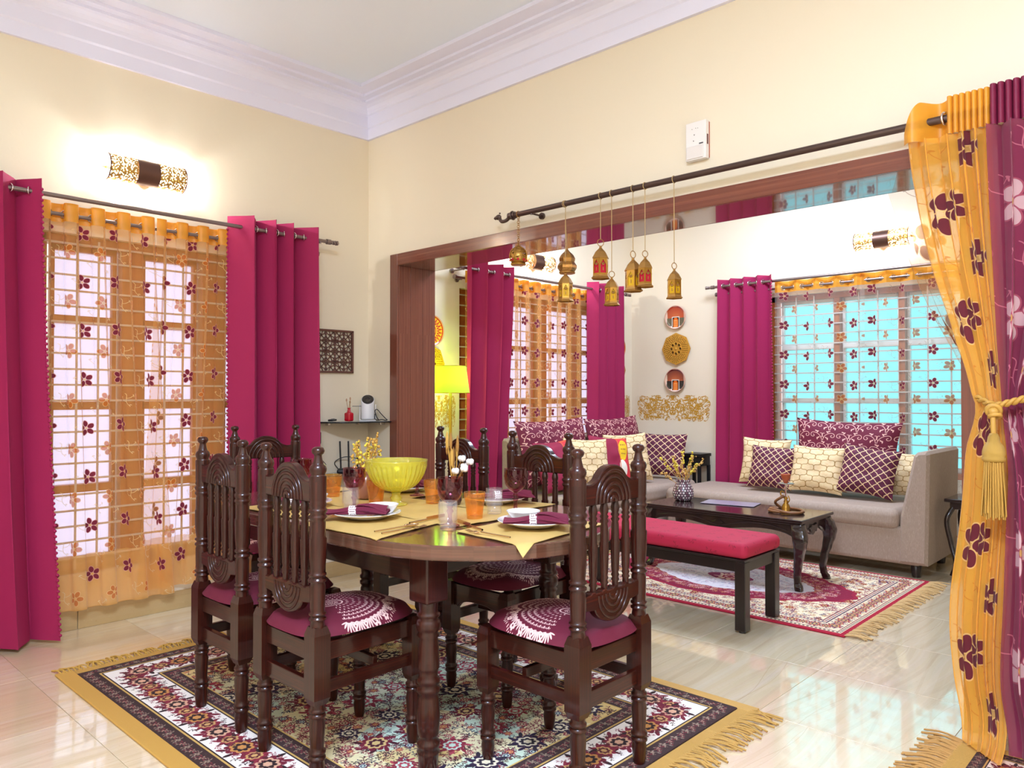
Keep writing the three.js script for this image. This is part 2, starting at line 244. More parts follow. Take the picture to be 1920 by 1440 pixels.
// ---------- dining chairs ----------
const mandalaC = canvas(1024, 1024, (x, w, h) => {
  x.fillStyle = '#620826'; x.fillRect(0, 0, w, h); speckle(x, w, h, 5000, ['#6e0c2e', '#54061e'], 2, 6, 0.3);
  const cx = w / 2, cy = h * 0.60; x.strokeStyle = x.fillStyle = '#e6bfb6';
  const at = (r, a) => [cx + Math.cos(a) * r, cy - Math.sin(a) * r];
  x.lineWidth = 15; x.beginPath(); x.arc(cx, cy, 94, 0, TAU); x.stroke();
  for (let i = 0; i < 12; i++) { const [a, b] = at(48, i / 12 * TAU); x.beginPath(); x.arc(a, b, 11, 0, TAU); x.lineWidth = 5; x.stroke(); }
  x.beginPath(); x.arc(cx, cy, 20, 0, TAU); x.lineWidth = 6; x.stroke(); x.beginPath(); x.arc(cx, cy, 7, 0, TAU); x.fill();
  const a0 = -0.06 * PI, a1 = 1.06 * PI;                       // printed towards the front and the sides only
  const leaf = (r, a, len, wd) => { const [px, py] = at(r, a); x.save(); x.translate(px, py); x.rotate(-a); x.beginPath(); x.ellipse(len / 2, 0, len / 2, wd / 2, 0, 0, TAU); x.fill(); x.restore(); };
  for (let k = 0; k < 6; k++) { const r = 124 + k * 54, n = 13 + k * 5; for (let i = 0; i <= n; i++) { const a = lerp(a0, a1, (i + (k % 2) * 0.5) / n); leaf(r, a, 28, 12); if (k > 2) for (const d of [-0.045, -0.02, 0.02, 0.045]) leaf(r + 24 - Math.abs(d) * 200, a + d * 4 / k, 17, 6); } }
  for (let i = 0; i <= 19; i++) { const a = lerp(a0, a1, i / 19); for (let j = -3; j <= 3; j++) { const [px, py] = at(450, a); x.save(); x.translate(px, py); x.rotate(-a + j * 0.36); x.beginPath(); x.ellipse(46, 0, 29, 6.5, 0, 0, TAU); x.fill(); x.restore(); } }
  for (let i = 0; i < 19; i++) { const a = lerp(a0, a1, (i + 0.5) / 19), [px, py] = at(528, a); for (let j = 0; j < 5; j++) { x.beginPath(); x.ellipse(px + Math.cos(j * 1.257) * 16, py + Math.sin(j * 1.257) * 16, 11, 10, 0, 0, TAU); x.fill(); } x.fillStyle = '#620826'; x.beginPath(); x.arc(px, py, 6, 0, TAU); x.fill(); x.fillStyle = '#e6bfb6'; for (const d of [-0.07, -0.035, 0, 0.035, 0.07]) leaf(560 - Math.abs(d) * 200, a + d, 24, 8); }
});
const seatFabric = M('#ffffff', 0.8, { map: tex(mandalaC), sheen: 0.3, sheenRoughness: 0.4, sheenColor: new THREE.Color('#b03060'), bumpMap: tex(noiseC, 4, 4, false), bumpScale: 0.0004 });
const groove = (y, r, h = 0.008) => [[r - 0.002, y - h], [r + 0.004, y - h * 0.5], [r + 0.004, y + h * 0.5], [r - 0.002, y + h]];
function makeChair(label, pos, turn) {
  const t = thing('dining_chair', label, 'chair', pos, turn, 'carved dining chairs round the table'), W = 0.172, FW = 0.168, D = 0.41;
  const block = (x, y0, y1, z, w) => { const q = w / Math.SQRT2, g = new THREE.LatheGeometry([[0, y0], [q * 0.72, y0], [q, y0 + 0.022], [q, y1 - 0.026], [q * 0.74, y1], [0, y1]].map((p) => V2(Math.max(p[0], 1e-5), p[1])), 4).toNonIndexed(); g.rotateY(PI / 4); g.computeVertexNormals(); return boxUV(tr(g, x, 0, z)); };
  const postP = [[0.019, 0], [0.022, 0.012], [0.026, 0.06], ...groove(0.085, 0.025), ...groove(0.105, 0.025), [0.023, 0.125], [0.027, 0.20], ...groove(0.225, 0.024), ...groove(0.243, 0.024), [0.023, 0.275]];
  const upP = [[0.024, 0.495], [0.025, 0.525], ...groove(0.545, 0.025, 0.006), ...groove(0.562, 0.025, 0.006), [0.025, 0.58], [0.026, 0.655], ...groove(0.672, 0.025, 0.007), ...groove(0.692, 0.025, 0.007), [0.025, 0.71], [0.0285, 0.75], [0.0295, 0.812], [0.026, 0.816], [0.026, 0.865], [0.024, 0.872], [0.03, 0.88], [0.03, 0.886], [0.025, 0.892], [0.031, 0.902], [0.031, 0.908], [0.025, 0.914], [0.029, 0.924], [0.026, 0.934], [0.0275, 0.94], [0.0285, 1.018], [0.024, 1.021], [0.024, 1.026],
    [0.0275, 1.033], [0.029, 1.042], [0.026, 1.052], [0.019, 1.058], [0.0185, 1.061], [0.0155, 1.07], [0.0125, 1.084], [0.013, 1.089], [0.018, 1.093], [0.0215, 1.10], [0.0215, 1.106], [0.017, 1.113], [0.008, 1.1165], [0, 1.117]];
  for (const s of [-1, 1]) {
    const p = part('rear_post', [lathe(postP, 18, s * W, 0, 0), block(s * W, 0.262, 0.52, 0, 0.062), lathe(upP, 20, s * W, 0, 0)], rose, t);
    part('front_leg', [lathe([[0.017, 0], [0.02, 0.01], [0.024, 0.05], ...groove(0.075, 0.023), ...groove(0.093, 0.023), [0.021, 0.11], [0.026, 0.17], ...groove(0.20, 0.023), ...groove(0.217, 0.023), [0.022, 0.245]], 18, s * FW, 0, D), block(s * FW, 0.235, 0.47, D, 0.056)], rose, t);
    const sg = box(0.022, 0.062, D - 0.05, 0, 0.43, D / 2, 0.003, 'z'); sg.translate(s * (W - 0.002), 0, 0); part('seat_rail', sg, rose, t);
    part('stretcher', box(0.02, 0.042, D - 0.05, s * (W - 0.002), 0.312, D / 2, 0.003, 'z'), rose, t);
  }
  part('seat_rail', box(2 * W - 0.05, 0.062, 0.022, 0, 0.43, 0, 0.003, 'x'), rose, t);
  { const s = new THREE.Shape(), w = FW - 0.02; s.moveTo(-w, 0.462); s.lineTo(w, 0.462); s.lineTo(w, 0.36); s.quadraticCurveTo(w - 0.015, 0.375, w - 0.03, 0.362); s.quadraticCurveTo(w - 0.055, 0.40, 0, 0.395); s.quadraticCurveTo(-w + 0.055, 0.40, -w + 0.03, 0.362); s.quadraticCurveTo(-w + 0.015, 0.375, -w, 0.36); s.closePath(); part('apron', boxUV(tr(ext(s, 0.022, 0.002), 0, 0, D), 'x'), rose, t); }
  part('stretcher', box(2 * W - 0.05, 0.056, 0.022, 0, 0.306, 0, 0.003, 'x'), rose, t);
  part('stretcher', box(2 * FW - 0.04, 0.036, 0.02, 0, 0.335, D * 0.62, 0.003, 'x'), rose, t);
  // carved arched top rail
  { const w = W - 0.022, s = new THREE.Shape(); s.moveTo(-w, 0.93); s.lineTo(w, 0.93); s.lineTo(w, 1.008); s.lineTo(w - 0.006, 1.001); s.quadraticCurveTo(w - 0.035, 0.992, 0.082, 1.014); s.bezierCurveTo(0.06, 1.046, 0.03, 1.056, 0, 1.056); s.bezierCurveTo(-0.03, 1.056, -0.06, 1.046, -0.082, 1.014); s.quadraticCurveTo(-w + 0.035, 0.992, -w + 0.006, 1.001); s.lineTo(-w, 1.008); s.closePath();
    const rail = part('top_rail', boxUV(ext(s, 0.032, 0.004, 14), 'x'), rose, t);
    for (const r of [0.016, 0.036, 0.057, 0.079, 0.099]) for (const f of [-1, 1]) part('carved_arc', tube(Array.from({ length: 17 }, (_, i) => { const a = i / 16 * PI; return [Math.cos(a) * r * 0.96, 0.933 + Math.sin(a) * Math.min(r * 1.08, r * 0.6 + 0.044), f * 0.0155]; }), r < 0.02 ? 0.008 : 0.0065, 24, 6), rose, rail); }
  { const w = W - 0.022, s = new THREE.Shape(); s.moveTo(-w, 0.594); s.lineTo(-0.1, 0.588); s.bezierCurveTo(-0.085, 0.556, -0.04, 0.537, 0, 0.537); s.bezierCurveTo(0.04, 0.537, 0.085, 0.556, 0.1, 0.588); s.lineTo(w, 0.594); s.lineTo(w, 0.64); for (let i = 0; i < 10; i++) { const a = lerp(w, -w, (i + 0.5) / 10), b = lerp(w, -w, (i + 1) / 10); s.quadraticCurveTo(a, i % 2 ? 0.655 : 0.64, b, 0.643); } s.closePath();
    const rail = part('lower_rail', boxUV(ext(s, 0.03, 0.003, 12), 'x'), rose, t);
    for (const r of [0.022, 0.042, 0.062, 0.081]) for (const f of [-1, 1]) part('carved_arc', tube(Array.from({ length: 15 }, (_, i) => { const a = PI + i / 14 * PI; return [Math.cos(a) * r, 0.634 + Math.sin(a) * r * 1.06, f * 0.0145]; }), 0.005, 22, 6), rose, rail); }
  const sp = [[0.009, 0.635], [0.0115, 0.65], [0.0105, 0.66], [0.0145, 0.667], [0.0105, 0.674], [0.0145, 0.682], [0.011, 0.69], [0.0135, 0.70], [0.0155, 0.76], [0.0165, 0.797], [0.0135, 0.80], [0.013, 0.852], [0.011, 0.862], [0.0155, 0.87], [0.0105, 0.877], [0.0155, 0.885], [0.011, 0.892], [0.0145, 0.9], [0.0155, 0.91], [0.012, 0.925], [0.008, 0.937]];
  for (const x of [-0.092, -0.031, 0.031, 0.092]) part('spindle', lathe(sp, 14, x, 0, 0), rose, t);
  // domed seat cushion with a print that fans out from a ring
  { const hw = 0.205, d0 = -0.035, d1 = 0.455, f = (top) => (u, v) => { const a = u * 2 - 1, b = v * 2 - 1, n = Math.pow(Math.pow(Math.abs(a), 3.4) + Math.pow(Math.abs(b), 3.4), 1 / 3.4) || 1e-6, k = Math.max(Math.abs(a), Math.abs(b)) / n, taper = lerp(1, 0.97, v), x = a * k * hw * taper, z = lerp(d0, d1, (b * k + 1) / 2), e = Math.max(0, 1 - Math.pow(Math.max(Math.abs(a), Math.abs(b)), 3)); return [x, top ? 0.478 + 0.054 * Math.sqrt(e) : 0.478 - 0.016 * Math.sqrt(e), z]; }, uvf = (u, v) => [u, v];
    const top = sheet(24, 24, f(1), uvf), bot = sheet(16, 16, f(0), uvf); bot.index.array.reverse(); const ti = top.index.array; for (let i = 0; i < ti.length; i += 3) { const q = ti[i]; ti[i] = ti[i + 1]; ti[i + 1] = q; } for (let i = 0; i < bot.index.array.length; i += 3) {} top.computeVertexNormals(); bot.computeVertexNormals();
    part('cushion', [top, bot], seatFabric, t, 'maroon velvet seat pad printed with a pale mandala'); }
  return t;
}
const chairA = makeChair('carved dining chair seen from behind, left of its twin, nearest the tall window', [1.735, 0.0115, 1.965], PI);
dup(chairA, 'carved dining chair seen from behind, lit reddest, between leftmost chair and near table leg', [2.285, 0.0115, 1.98], PI);
dup(chairA, 'carved dining chair at the right end of the table, in front of the bench', [3.155, 0.0115, 1.298], -PI / 2);
dup(chairA, 'carved dining chair at the far left table end, before the maroon velvet curtain', [0.665, 0.0115, 1.19], PI / 2 - 0.22);
dup(chairA, 'carved dining chair on the far side, its back beside the timber jamb', [1.64, 0.0115, 0.57], 0);
dup(chairA, 'carved dining chair on the far side in front of the sofa cushions', [2.315, 0.0115, 0.695], 0.02);

// ---------- dining table ----------
const TY = 0.81;
{ const t = thing('dining_table', 'long dark brown dining table with bowed ends and turned legs on the patterned rug', 'table', [2.05, 0, 1.30]);
  const out = (ax, az, st) => { const s = new THREE.Shape(); s.moveTo(-st, az); s.lineTo(st, az); for (let i = 1; i <= 24; i++) { const a = PI / 2 - i / 24 * PI; s.lineTo(st + Math.cos(a) * ax, Math.sin(a) * az); } s.lineTo(-st, -az); for (let i = 1; i < 24; i++) { const a = -PI / 2 - i / 24 * PI; s.lineTo(-st + Math.cos(a) * ax, Math.sin(a) * az); } s.closePath(); return s; };
  const topG = ext(out(0.55, 0.53, 0.45), 0.05, 0.004); topG.rotateX(PI / 2); tr(topG, 0, TY - 0.025, 0); part('tabletop', boxUV(topG, 'x'), tableWood, t);
  for (const z of [0.37, -0.38]) part('apron', box(1.32, 0.115, 0.024, -0.09, TY - 0.107, z, 0.003, 'x'), rose, t);
  for (const x of [-0.6, 0.2]) part('cross_rail', box(0.04, 0.06, 0.72, x, TY - 0.081, 0, 0.003, 'z'), rose, t);
  const lp = [[0.027, 0.0115], [0.033, 0.03], [0.036, 0.07], [0.04, 0.08], [0.032, 0.088], [0.04, 0.098], [0.04, 0.112], [0.031, 0.12], [0.033, 0.134], [0.037, 0.139], [0.0405, 0.20], [0.036, 0.262], [0.031, 0.274], [0.04, 0.284], [0.04, 0.298], [0.031, 0.306], [0.04, 0.315], [0.04, 0.328], [0.032, 0.336], [0.034, 0.36], [0.0385, 0.365], [0.036, 0.44], [0.032, 0.468], [0.04, 0.477], [0.032, 0.487], [0.0415, 0.497], [0.042, 0.512], [0.04, 0.526], [0.032, 0.534], [0.04, 0.543], [0.04, 0.551], [0.032, 0.559], [0.035, 0.60]];
  for (const [x, z] of [[0.61, 0.37], [0.51, -0.38], [-0.78, 0.37], [-0.78, -0.38]]) { const b = boxUV(tr(new RoundedBoxGeometry(0.098, 0.17, 0.098, 2, 0.008), x, 0.678, z)); part('leg', [lathe(lp, 22, x, 0, z), b], rose, t); }
}
// ---------- table linen ----------
const goldC = canvas(256, 256, (x, w, h) => { x.fillStyle = '#d0ac62'; x.fillRect(0, 0, w, h); for (let i = 0; i < 256; i += 2) { x.globalAlpha = 0.22; x.fillStyle = i % 4 ? '#e6ca8c' : '#b39048'; x.fillRect(0, i, w, 1); x.fillRect(i, 0, 1, h); } x.globalAlpha = 1; });
const goldCloth = M('#ffffff', 0.5, { map: tex(goldC, 8, 8), sheen: 0.5 });
function cloth(name, label, cat, corners, lift, group, wob = 0.002) {   // four corners on the table top; what hangs past the edge bends down
  const [a, b, c, d] = corners, inside = (x, z) => { const X = Math.max(0, Math.abs(x - 2.05) - 0.45) / 0.55, Z = Math.abs(z - 1.30) / 0.53; return Math.max(0, (Math.sqrt(X * X + Z * Z) - 1) * 0.5); };
  const f = (dy) => (u, v) => { const x = lerp(lerp(a[0], b[0], u), lerp(d[0], c[0], u), v), z = lerp(lerp(a[1], b[1], u), lerp(d[1], c[1], u), v), o = inside(x, z); return [x, TY + lift + dy + wob * (1 + Math.sin(u * 11 + v * 3) * Math.sin(v * 13 + u * 5)) * 0.5 - o * 1.2, z]; };
  const g1 = sheet(26, 20, f(0.0016), (u, v) => [u * 0.5, v * 0.5]), g2 = sheet(26, 20, f(0), (u, v) => [u * 0.5, v * 0.5]); const n = g1.attributes.normal; if (n.getY(10) < 0) { for (const g of [g1]) { const i = g.index.array; for (let k = 0; k < i.length; k += 3) { const q = i[k]; i[k] = i[k + 1]; i[k + 1] = q; } g.computeVertexNormals(); } }
  return single(name, label, cat, [g1, g2], goldCloth, group);
}
cloth('table_runner', 'wrinkled gold cloth runner along the middle of the dining table', 'runner', [[1.258, 1.074], [2.604, 1.112], [2.585, 1.477], [1.258, 1.496]], 0.0004, null, 0.0055);
const gm = 'gold place mats on the dining table';
cloth('place_mat', 'gold place mat under the plate whose long maroon napkin drapes across it, near side', 'place mat', [[2.037, 1.439], [2.460, 1.381], [2.575, 1.828], [2.114, 1.833]], 0.0022, gm);
cloth('place_mat', 'gold place mat at the right hand end, one corner hanging over the table edge', 'place mat', [[2.661, 1.544], [2.613, 1.093], [2.950, 1.045], [3.012, 1.573]], 0.0022, gm);
cloth('place_mat', 'gold place mat on the far side in front of the chair by the sofa', 'place mat', [[2.037, 0.824], [2.488, 0.785], [2.488, 1.112], [2.056, 1.141]], 0.0022, gm);
cloth('place_mat', 'gold place mat on the far side behind the yellow glass bowl', 'place mat', [[1.412, 0.824], [1.854, 0.804], [1.854, 1.112], [1.431, 1.141]], 0.0022, gm);
cloth('place_mat', 'gold place mat on the near side behind the leftmost chair', 'place mat', [[1.547, 1.458], [1.950, 1.439], [1.969, 1.785], [1.547, 1.794]], 0.0022, gm);
cloth('place_mat', 'gold place mat at the left end of the table', 'place mat', [[1.162, 1.093], [1.431, 1.112], [1.412, 1.496], [1.181, 1.477]], 0.007, gm);

// ---------- plates, bowls, napkins ----------
const china = M('#f6f2ee', 0.15, { clearcoat: 0.6, clearcoatRoughness: 0.05 });
const linen = M('#6c1030', 0.8, { sheen: 0.5, sheenColor: new THREE.Color('#b04a70'), bumpMap: tex(weaveC, 14, 14, false), bumpScale: 0.0004, side: THREE.DoubleSide });
const keyC = canvas(256, 256, (x, w, h) => { x.fillStyle = '#f4e8e2'; x.fillRect(0, 0, w, h); x.strokeStyle = '#5c1228'; x.lineWidth = 17; x.lineCap = 'square'; x.beginPath(); x.moveTo(40, 216); x.lineTo(40, 40); x.lineTo(216, 40); x.lineTo(216, 190); x.lineTo(100, 190); x.lineTo(100, 108); x.lineTo(156, 108); x.lineTo(156, 140); x.stroke(); });
const keyRing = M('#ffffff', 0.5, { map: tex(keyC, 4, 2) });
const plateG = lathe([[0, 0.004], [0.06, 0.004], [0.075, 0], [0.08, 0.004], [0.11, 0.013], [0.133, 0.021], [0.1345, 0.0235], [0.132, 0.0245], [0.11, 0.0175], [0.082, 0.0095], [0.06, 0.008], [0, 0.008]], 48);
const bowlG = lathe([[0, 0.002], [0.032, 0.002], [0.034, 0], [0.037, 0.003], [0.045, 0.012], [0.057, 0.028], [0.063, 0.036], [0.0645, 0.0375], [0.0625, 0.038], [0.055, 0.028], [0.043, 0.012], [0.034, 0.006], [0, 0.005]], 36);
const plate0 = {};
function placeSetting(x, z, who, withBowl, nap) {
  const y = TY + 0.009;
  single('dinner_plate', 'white dinner plate ' + who, 'plate', plateG.clone().translate(x, y, z), china, 'white dinner plates');
  if (withBowl) single('bowl', 'small white bowl on the plate ' + who, 'bowl', bowlG.clone().translate(x + withBowl[0], y + 0.0105, z + withBowl[1]), china, 'small white bowls on the plates');
  if (nap) {   // a gathered roll: narrow where the ring holds it, fanned at the ends
    const [ang, len, off] = nap, t = thing('napkin', 'maroon napkin in patterned ring on the plate ' + who, 'napkin', [x + off[0], y + 0.016, z + off[1]], ang, 'maroon napkins in rings');
    const rp = -0.10, wd = (s) => 0.021 + 0.05 * Math.pow(Math.abs(s - rp) * 1.0, 1.15), ht = (s) => 0.0125 + 0.006 * Math.sin(s * 3 + 1);
    const f = (u, v) => { const s = u * 2 - 1, a = v * TAU, w = wd(s), h = ht(s) * (1 - 0.5 * Math.pow(Math.abs(s), 4)), rr = 1 + 0.13 * Math.sin(a * 7 + s * 2) * Math.min(1, Math.abs(s - rp) * 3); const sag = 0.012 * s * s; return [s * len / 2, h + Math.sin(a) * h * rr + sag, Math.cos(a) * w * rr + 0.02 * s * s]; };
    const g = sheet(36, 44, f, (u, v) => [u, v]); part('cloth', g, linen, t);
    const rg = sheet(6, 28, (u, v) => { const a = v * TAU; return [(rp + lerp(-0.11, 0.11, u)) * len / 2, ht(rp) + Math.sin(a) * (ht(rp) + 0.002), Math.cos(a) * 0.0255]; }, (u, v) => [v * 0.8, u * 0.5]); part('napkin_ring', rg, keyRing, t, 'cream band with a maroon key pattern');
    part('cloth_fold', sheet(14, 10, (u, v) => { const s = lerp(0.02, 0.95, u); return [s * len / 2, ht(s) * 2 + 0.002 + 0.018 * Math.sin(v * PI) * s, lerp(-0.5, 0.7, v) * wd(s) * 1.2]; }), linen, t);
  }
}
placeSetting(2.200, 1.597, 'at the near side beside cutlery', [0.02, -0.062], [0.78, 0.26, [-0.005, 0.045]]);
placeSetting(2.801, 1.285, 'at the right end of the table', [-0.06, -0.01], [0.72, 0.235, [0.045, 0.035]]);
placeSetting(2.267, 0.939, 'on the far side by a goblet', null, [0.9, 0.28, [0.02, -0.01]]);
placeSetting(1.643, 0.958, 'behind the yellow glass bowl', [-0.03, -0.02], [0.75, 0.24, [0.02, 0.0]]);
placeSetting(1.739, 1.612, 'behind the leftmost near chair', [0.02, -0.05], [0.8, 0.24, [0.0, 0.03]]);
placeSetting(1.306, 1.295, 'at the left end of the table', null, [0.8, 0.24, [0.0, 0.0]]);
const fabricMaroon = linen;

// ---------- glassware ----------
const mauve = M('#dfb0bc', 0.05, { transmission: 1, thickness: 0, ior: 1.5, specularIntensity: 1 });
const amber = M('#ffdf92', 0.05, { transmission: 0.93, thickness: 0, ior: 1.5 });
const clearGlass = M('#fcfcfd', 0.05, { transmission: 0.96, thickness: 0, ior: 1.5 });
const lime = M('#f6f070', 0.10, { transmission: 0.72, thickness: 0, ior: 1.5, clearcoat: 0.5 });
// a glass wall between an outer profile and an inner one; mod(a, k) shapes the outside
function vessel(outer, inner, nu, mod) {
  const prof = [...outer, ...inner], n = prof.length - 1, no = outer.length;
  const g = sheet(nu, n, (u, v) => { const k = Math.round(v * n), a = u * TAU, r = prof[k][0] * (k < no && mod ? mod(a, prof[k][1], prof[k][0]) : 1); return [Math.cos(a) * r, prof[k][1], Math.sin(a) * r]; }, (u, v) => [u, v]);
  return flip(g);
}
function flip(g) { const i = g.index.array; for (let k = 0; k < i.length; k += 3) { const q = i[k]; i[k] = i[k + 1]; i[k + 1] = q; } g.computeVertexNormals(); return g; }
const curve = (pts, n) => new THREE.SplineCurve(pts.map((p) => V2(...p))).getPoints(n).map((p) => [Math.max(0, p.x), p.y]);
{ const dia = (a, y) => 1 + 0.030 * (Math.abs(Math.cos(a * 5 + y * 95)) + Math.abs(Math.cos(a * 5 - y * 95)) - 1.2) * clamp((0.163 - y) * 90, 0, 1) * clamp((y - 0.088) * 60, 0, 1);
  const bo = curve([[0.008, 0.08], [0.02, 0.087], [0.036, 0.102], [0.045, 0.125], [0.0475, 0.15], [0.047, 0.18]], 40), bi = curve([[0.044, 0.18], [0.0445, 0.15], [0.042, 0.126], [0.033, 0.106], [0.016, 0.093], [0, 0.091]], 20);
  const t = thing('wine_goblet', 'mauve glass goblet standing behind the plate at the right hand end', 'goblet', [2.508, TY + 0.0045, 1.069], 0, 'mauve diamond cut goblets');
  part('bowl', vessel(bo, bi, 80, dia), mauve, t);
  part('stem', lathe([[0, 0.086], [0.009, 0.084], [0.008, 0.078], [0.013, 0.07], [0.008, 0.064], [0.014, 0.055], [0.009, 0.046], [0.0075, 0.035], [0.008, 0.02], [0.012, 0.011], [0.03, 0.006], [0.037, 0.003], [0.036, 0], [0, 0.0005]].reverse(), 24), mauve, t);
  dup(t, 'mauve glass goblet rising behind the frosted clear tumbler at the front of the table', [2.560, TY + 0.0045, 1.482]);
  dup(t, 'mauve glass goblet behind the clear tumbler beside the amber glass, left of the yellow bowl', [1.993, TY + 0.0045, 1.511]);
  dup(t, 'mauve glass goblet half hidden behind the yellow bowl', [1.816, TY + 0.0045, 1.025]);
  dup(t, 'mauve glass goblet at the left end, seen above the arched rail of a near chair', [1.431, TY + 0.0045, 1.419]); }
{ const fl = (a, y) => 1 + 0.035 * (Math.abs(Math.cos(a * 6)) - 0.6) * clamp((0.074 - y) * 60, 0, 1) * clamp((y - 0.01) * 90, 0, 1);
  const o = curve([[0, 0.0], [0.028, 0.0005], [0.031, 0.006], [0.0355, 0.045], [0.041, 0.078], [0.0425, 0.086], [0.0425, 0.104]], 30), i = curve([[0.0398, 0.104], [0.0395, 0.085], [0.033, 0.045], [0.0285, 0.014], [0, 0.012]], 16);
  const g = single('amber_tumbler', 'amber glass tumbler standing alone on the runner between two goblets', 'tumbler', vessel(o, i, 72, fl), amber, 'amber fluted tumblers'); g.position.set(2.508, TY + 0.005, 1.304);
  dup(g, 'amber glass tumbler just behind the near side plate and its white bowl', [1.897, TY + 0.005, 1.328]);
  dup(g, 'amber glass tumbler to the right of the yellow bowl, next to a goblet', [2.061, TY + 0.005, 1.136]);
  dup(g, 'amber glass tumbler at the far left, beside the turned post of a chair', [1.537, TY + 0.005, 1.314]); }
{ const dots = (a, y) => 1 + 0.012 * Math.sin(a * 26 + y * 20) * Math.sin(y * 620 + a * 3) * clamp((0.09 - y) * 90, 0, 1);
  const o = [[0, 0.0], [0.026, 0.0005], [0.029, 0.004], ...Array.from({ length: 12 }, (_, k) => [0.030 + k * 0.0001, 0.008 + k * 0.0024]), [0.0345, 0.037], ...Array.from({ length: 20 }, (_, k) => [0.0348, 0.041 + k * 0.003]), [0.0345, 0.105]], i = [[0.0318, 0.105], [0.0318, 0.042], [0.027, 0.036], [0.027, 0.012], [0, 0.011]];
  const g = single('clear_tumbler', 'textured clear glass tumbler at the front edge of the table', 'tumbler', vessel(o, i, 104, dots), clearGlass, 'textured clear tumblers'); g.position.set(2.618, TY + 0.003, 1.544);
  dup(g, 'textured clear glass tumbler between the single amber glass and the tall goblet', [2.484, TY + 0.005, 1.170]);
  dup(g, 'textured clear glass tumbler behind the napkin of the near side plate', [2.022, TY + 0.005, 1.549]); }
{ const t = thing('fruit_bowl', 'large ribbed yellow glass footed bowl in the middle of the table', 'bowl', [1.993, TY + 0.006, 1.290]);
  const rib = (a, y) => 1 + 0.026 * Math.cos(a * 34) * clamp((0.188 - y) * 50, 0, 1);
  part('bowl', vessel(curve([[0.012, 0.058], [0.05, 0.066], [0.09, 0.09], [0.118, 0.13], [0.134, 0.175], [0.139, 0.198]], 26), curve([[0.135, 0.199], [0.129, 0.175], [0.113, 0.132], [0.085, 0.095], [0.045, 0.073], [0, 0.068]], 18), 204, rib), lime, t);
  part('foot', lathe([[0, 0.0], [0.05, 0.0], [0.052, 0.004], [0.045, 0.009], [0.026, 0.014], [0.022, 0.022], [0.028, 0.032], [0.019, 0.042], [0.02, 0.052], [0.026, 0.06], [0, 0.062]], 32), lime, t); }
// ---------- cutlery ----------
const cut = M('#d8b890', 0.2, { metalness: 1 });
const handle = (l) => tube([[0, 0.003, 0], [0, 0.004, l * 0.5], [0, 0.0065, l]], 0.0028, 12, 6);
const forkG = () => { const g = [handle(0.13), sheet(8, 6, (u, v) => [lerp(-0.011, 0.011, u) * Math.sin(lerp(0.35, 1.5, v)), 0.0065 - 0.004 * Math.sin(v * PI), 0.128 + v * 0.03])]; for (const k of [-1.5, -0.5, 0.5, 1.5]) g.push(tube([[k * 0.0062, 0.0063, 0.156], [k * 0.0062, 0.004, 0.172], [k * 0.0058, 0.008, 0.195]], 0.0013, 8, 5)); return g; };
const spoonG = () => [handle(0.135), tr(new THREE.SphereGeometry(0.02, 16, 8, 0, TAU, PI / 2, PI / 2).scale(1, 0.35, 1.5), 0, 0.0088, 0.16)];
const knifeG = () => [tube([[0, 0.004, 0], [0, 0.004, 0.1]], 0.0038, 8, 6), box(0.0022, 0.014, 0.11, 0, 0.0075, 0.15, 0.001, 'z')];
const cutlery = (n, gs, label, x, z, a) => { const m = single(n, label, n, gs, cut, 'cutlery on the gold mats'); m.position.set(x, TY + 0.0075, z); m.rotation.y = a; };
cutlery('spoon', spoonG(), 'spoon on the gold mat right of the near side plate, nearer the plate', 2.479, 1.765, PI - 0.05); cutlery('fork', forkG(), 'fork with its tines up lying right of the near side plate', 2.527, 1.770, PI - 0.02);
cutlery('knife', knifeG(), 'knife lying between the near side plate and the clear tumbler', 2.436, 1.573, PI + 0.15);
cutlery('fork', forkG(), 'fork on the gold mat left of the plate at the right hand end', 2.902, 1.516, -PI / 2 + 0.1); cutlery('spoon', spoonG(), 'spoon half behind the plate at the right hand end, near the small white bowl', 2.825, 1.174, -PI / 2); cutlery('knife', knifeG(), 'knife on the gold mat near the front clear tumbler', 2.738, 1.487, -PI / 2 - 0.3);
cutlery('fork', forkG(), 'fork at the left, half hidden by the chair post near the mauve napkin', 2.037, 1.669, PI);
// ---------- vases with dried stems on the table ----------
const dry = M('#cfa04a', 0.8), dryDark = M('#a87838', 0.85), bloom = M('#e8d048', 0.7), cotton = M('#efe6e2', 0.9);
{ const t = thing('flower_vase', 'ribbed blush vase of yellow dried flowers behind the goblet and left of the yellow bowl', 'vase', [1.720, TY + 0.006, 1.256]);
  part('vase_body', vessel(curve([[0, 0], [0.04, 0.001], [0.056, 0.025], [0.062, 0.06], [0.052, 0.10], [0.038, 0.125], [0.04, 0.138]], 24), curve([[0.036, 0.138], [0.034, 0.125], [0.048, 0.1], [0.056, 0.06], [0, 0.01]], 12), 60, (a) => 1 + 0.03 * Math.abs(Math.cos(a * 15))), M('#b87860', 0.25, { transmission: 0.4, thickness: 0.003, clearcoat: 0.5 }), t);
  for (let i = 0; i < 13; i++) { const a = i / 13 * TAU + rnd(0.4), r = rnd(0.02, 0.075), h = rnd(0.21, 0.31), top = V3(Math.cos(a) * r + 0.012, h, Math.sin(a) * r), s = part('stem', tube([[Math.cos(a) * 0.012, 0.02, Math.sin(a) * 0.012], [Math.cos(a) * 0.02, h * 0.5, Math.sin(a) * 0.02], top], 0.0022, 10, 5), dry, t);
    const bl = []; for (let k = 0; k < 12; k++) bl.push(ball(rnd(0.004, 0.0085), top.x + rnd(-0.013, 0.013), top.y - k * 0.011 + rnd(-0.004, 0.004), top.z + rnd(-0.013, 0.013), 6)); part('blossom', bl, i % 3 ? bloom : dry, s).userData.kind = 'stuff'; } }
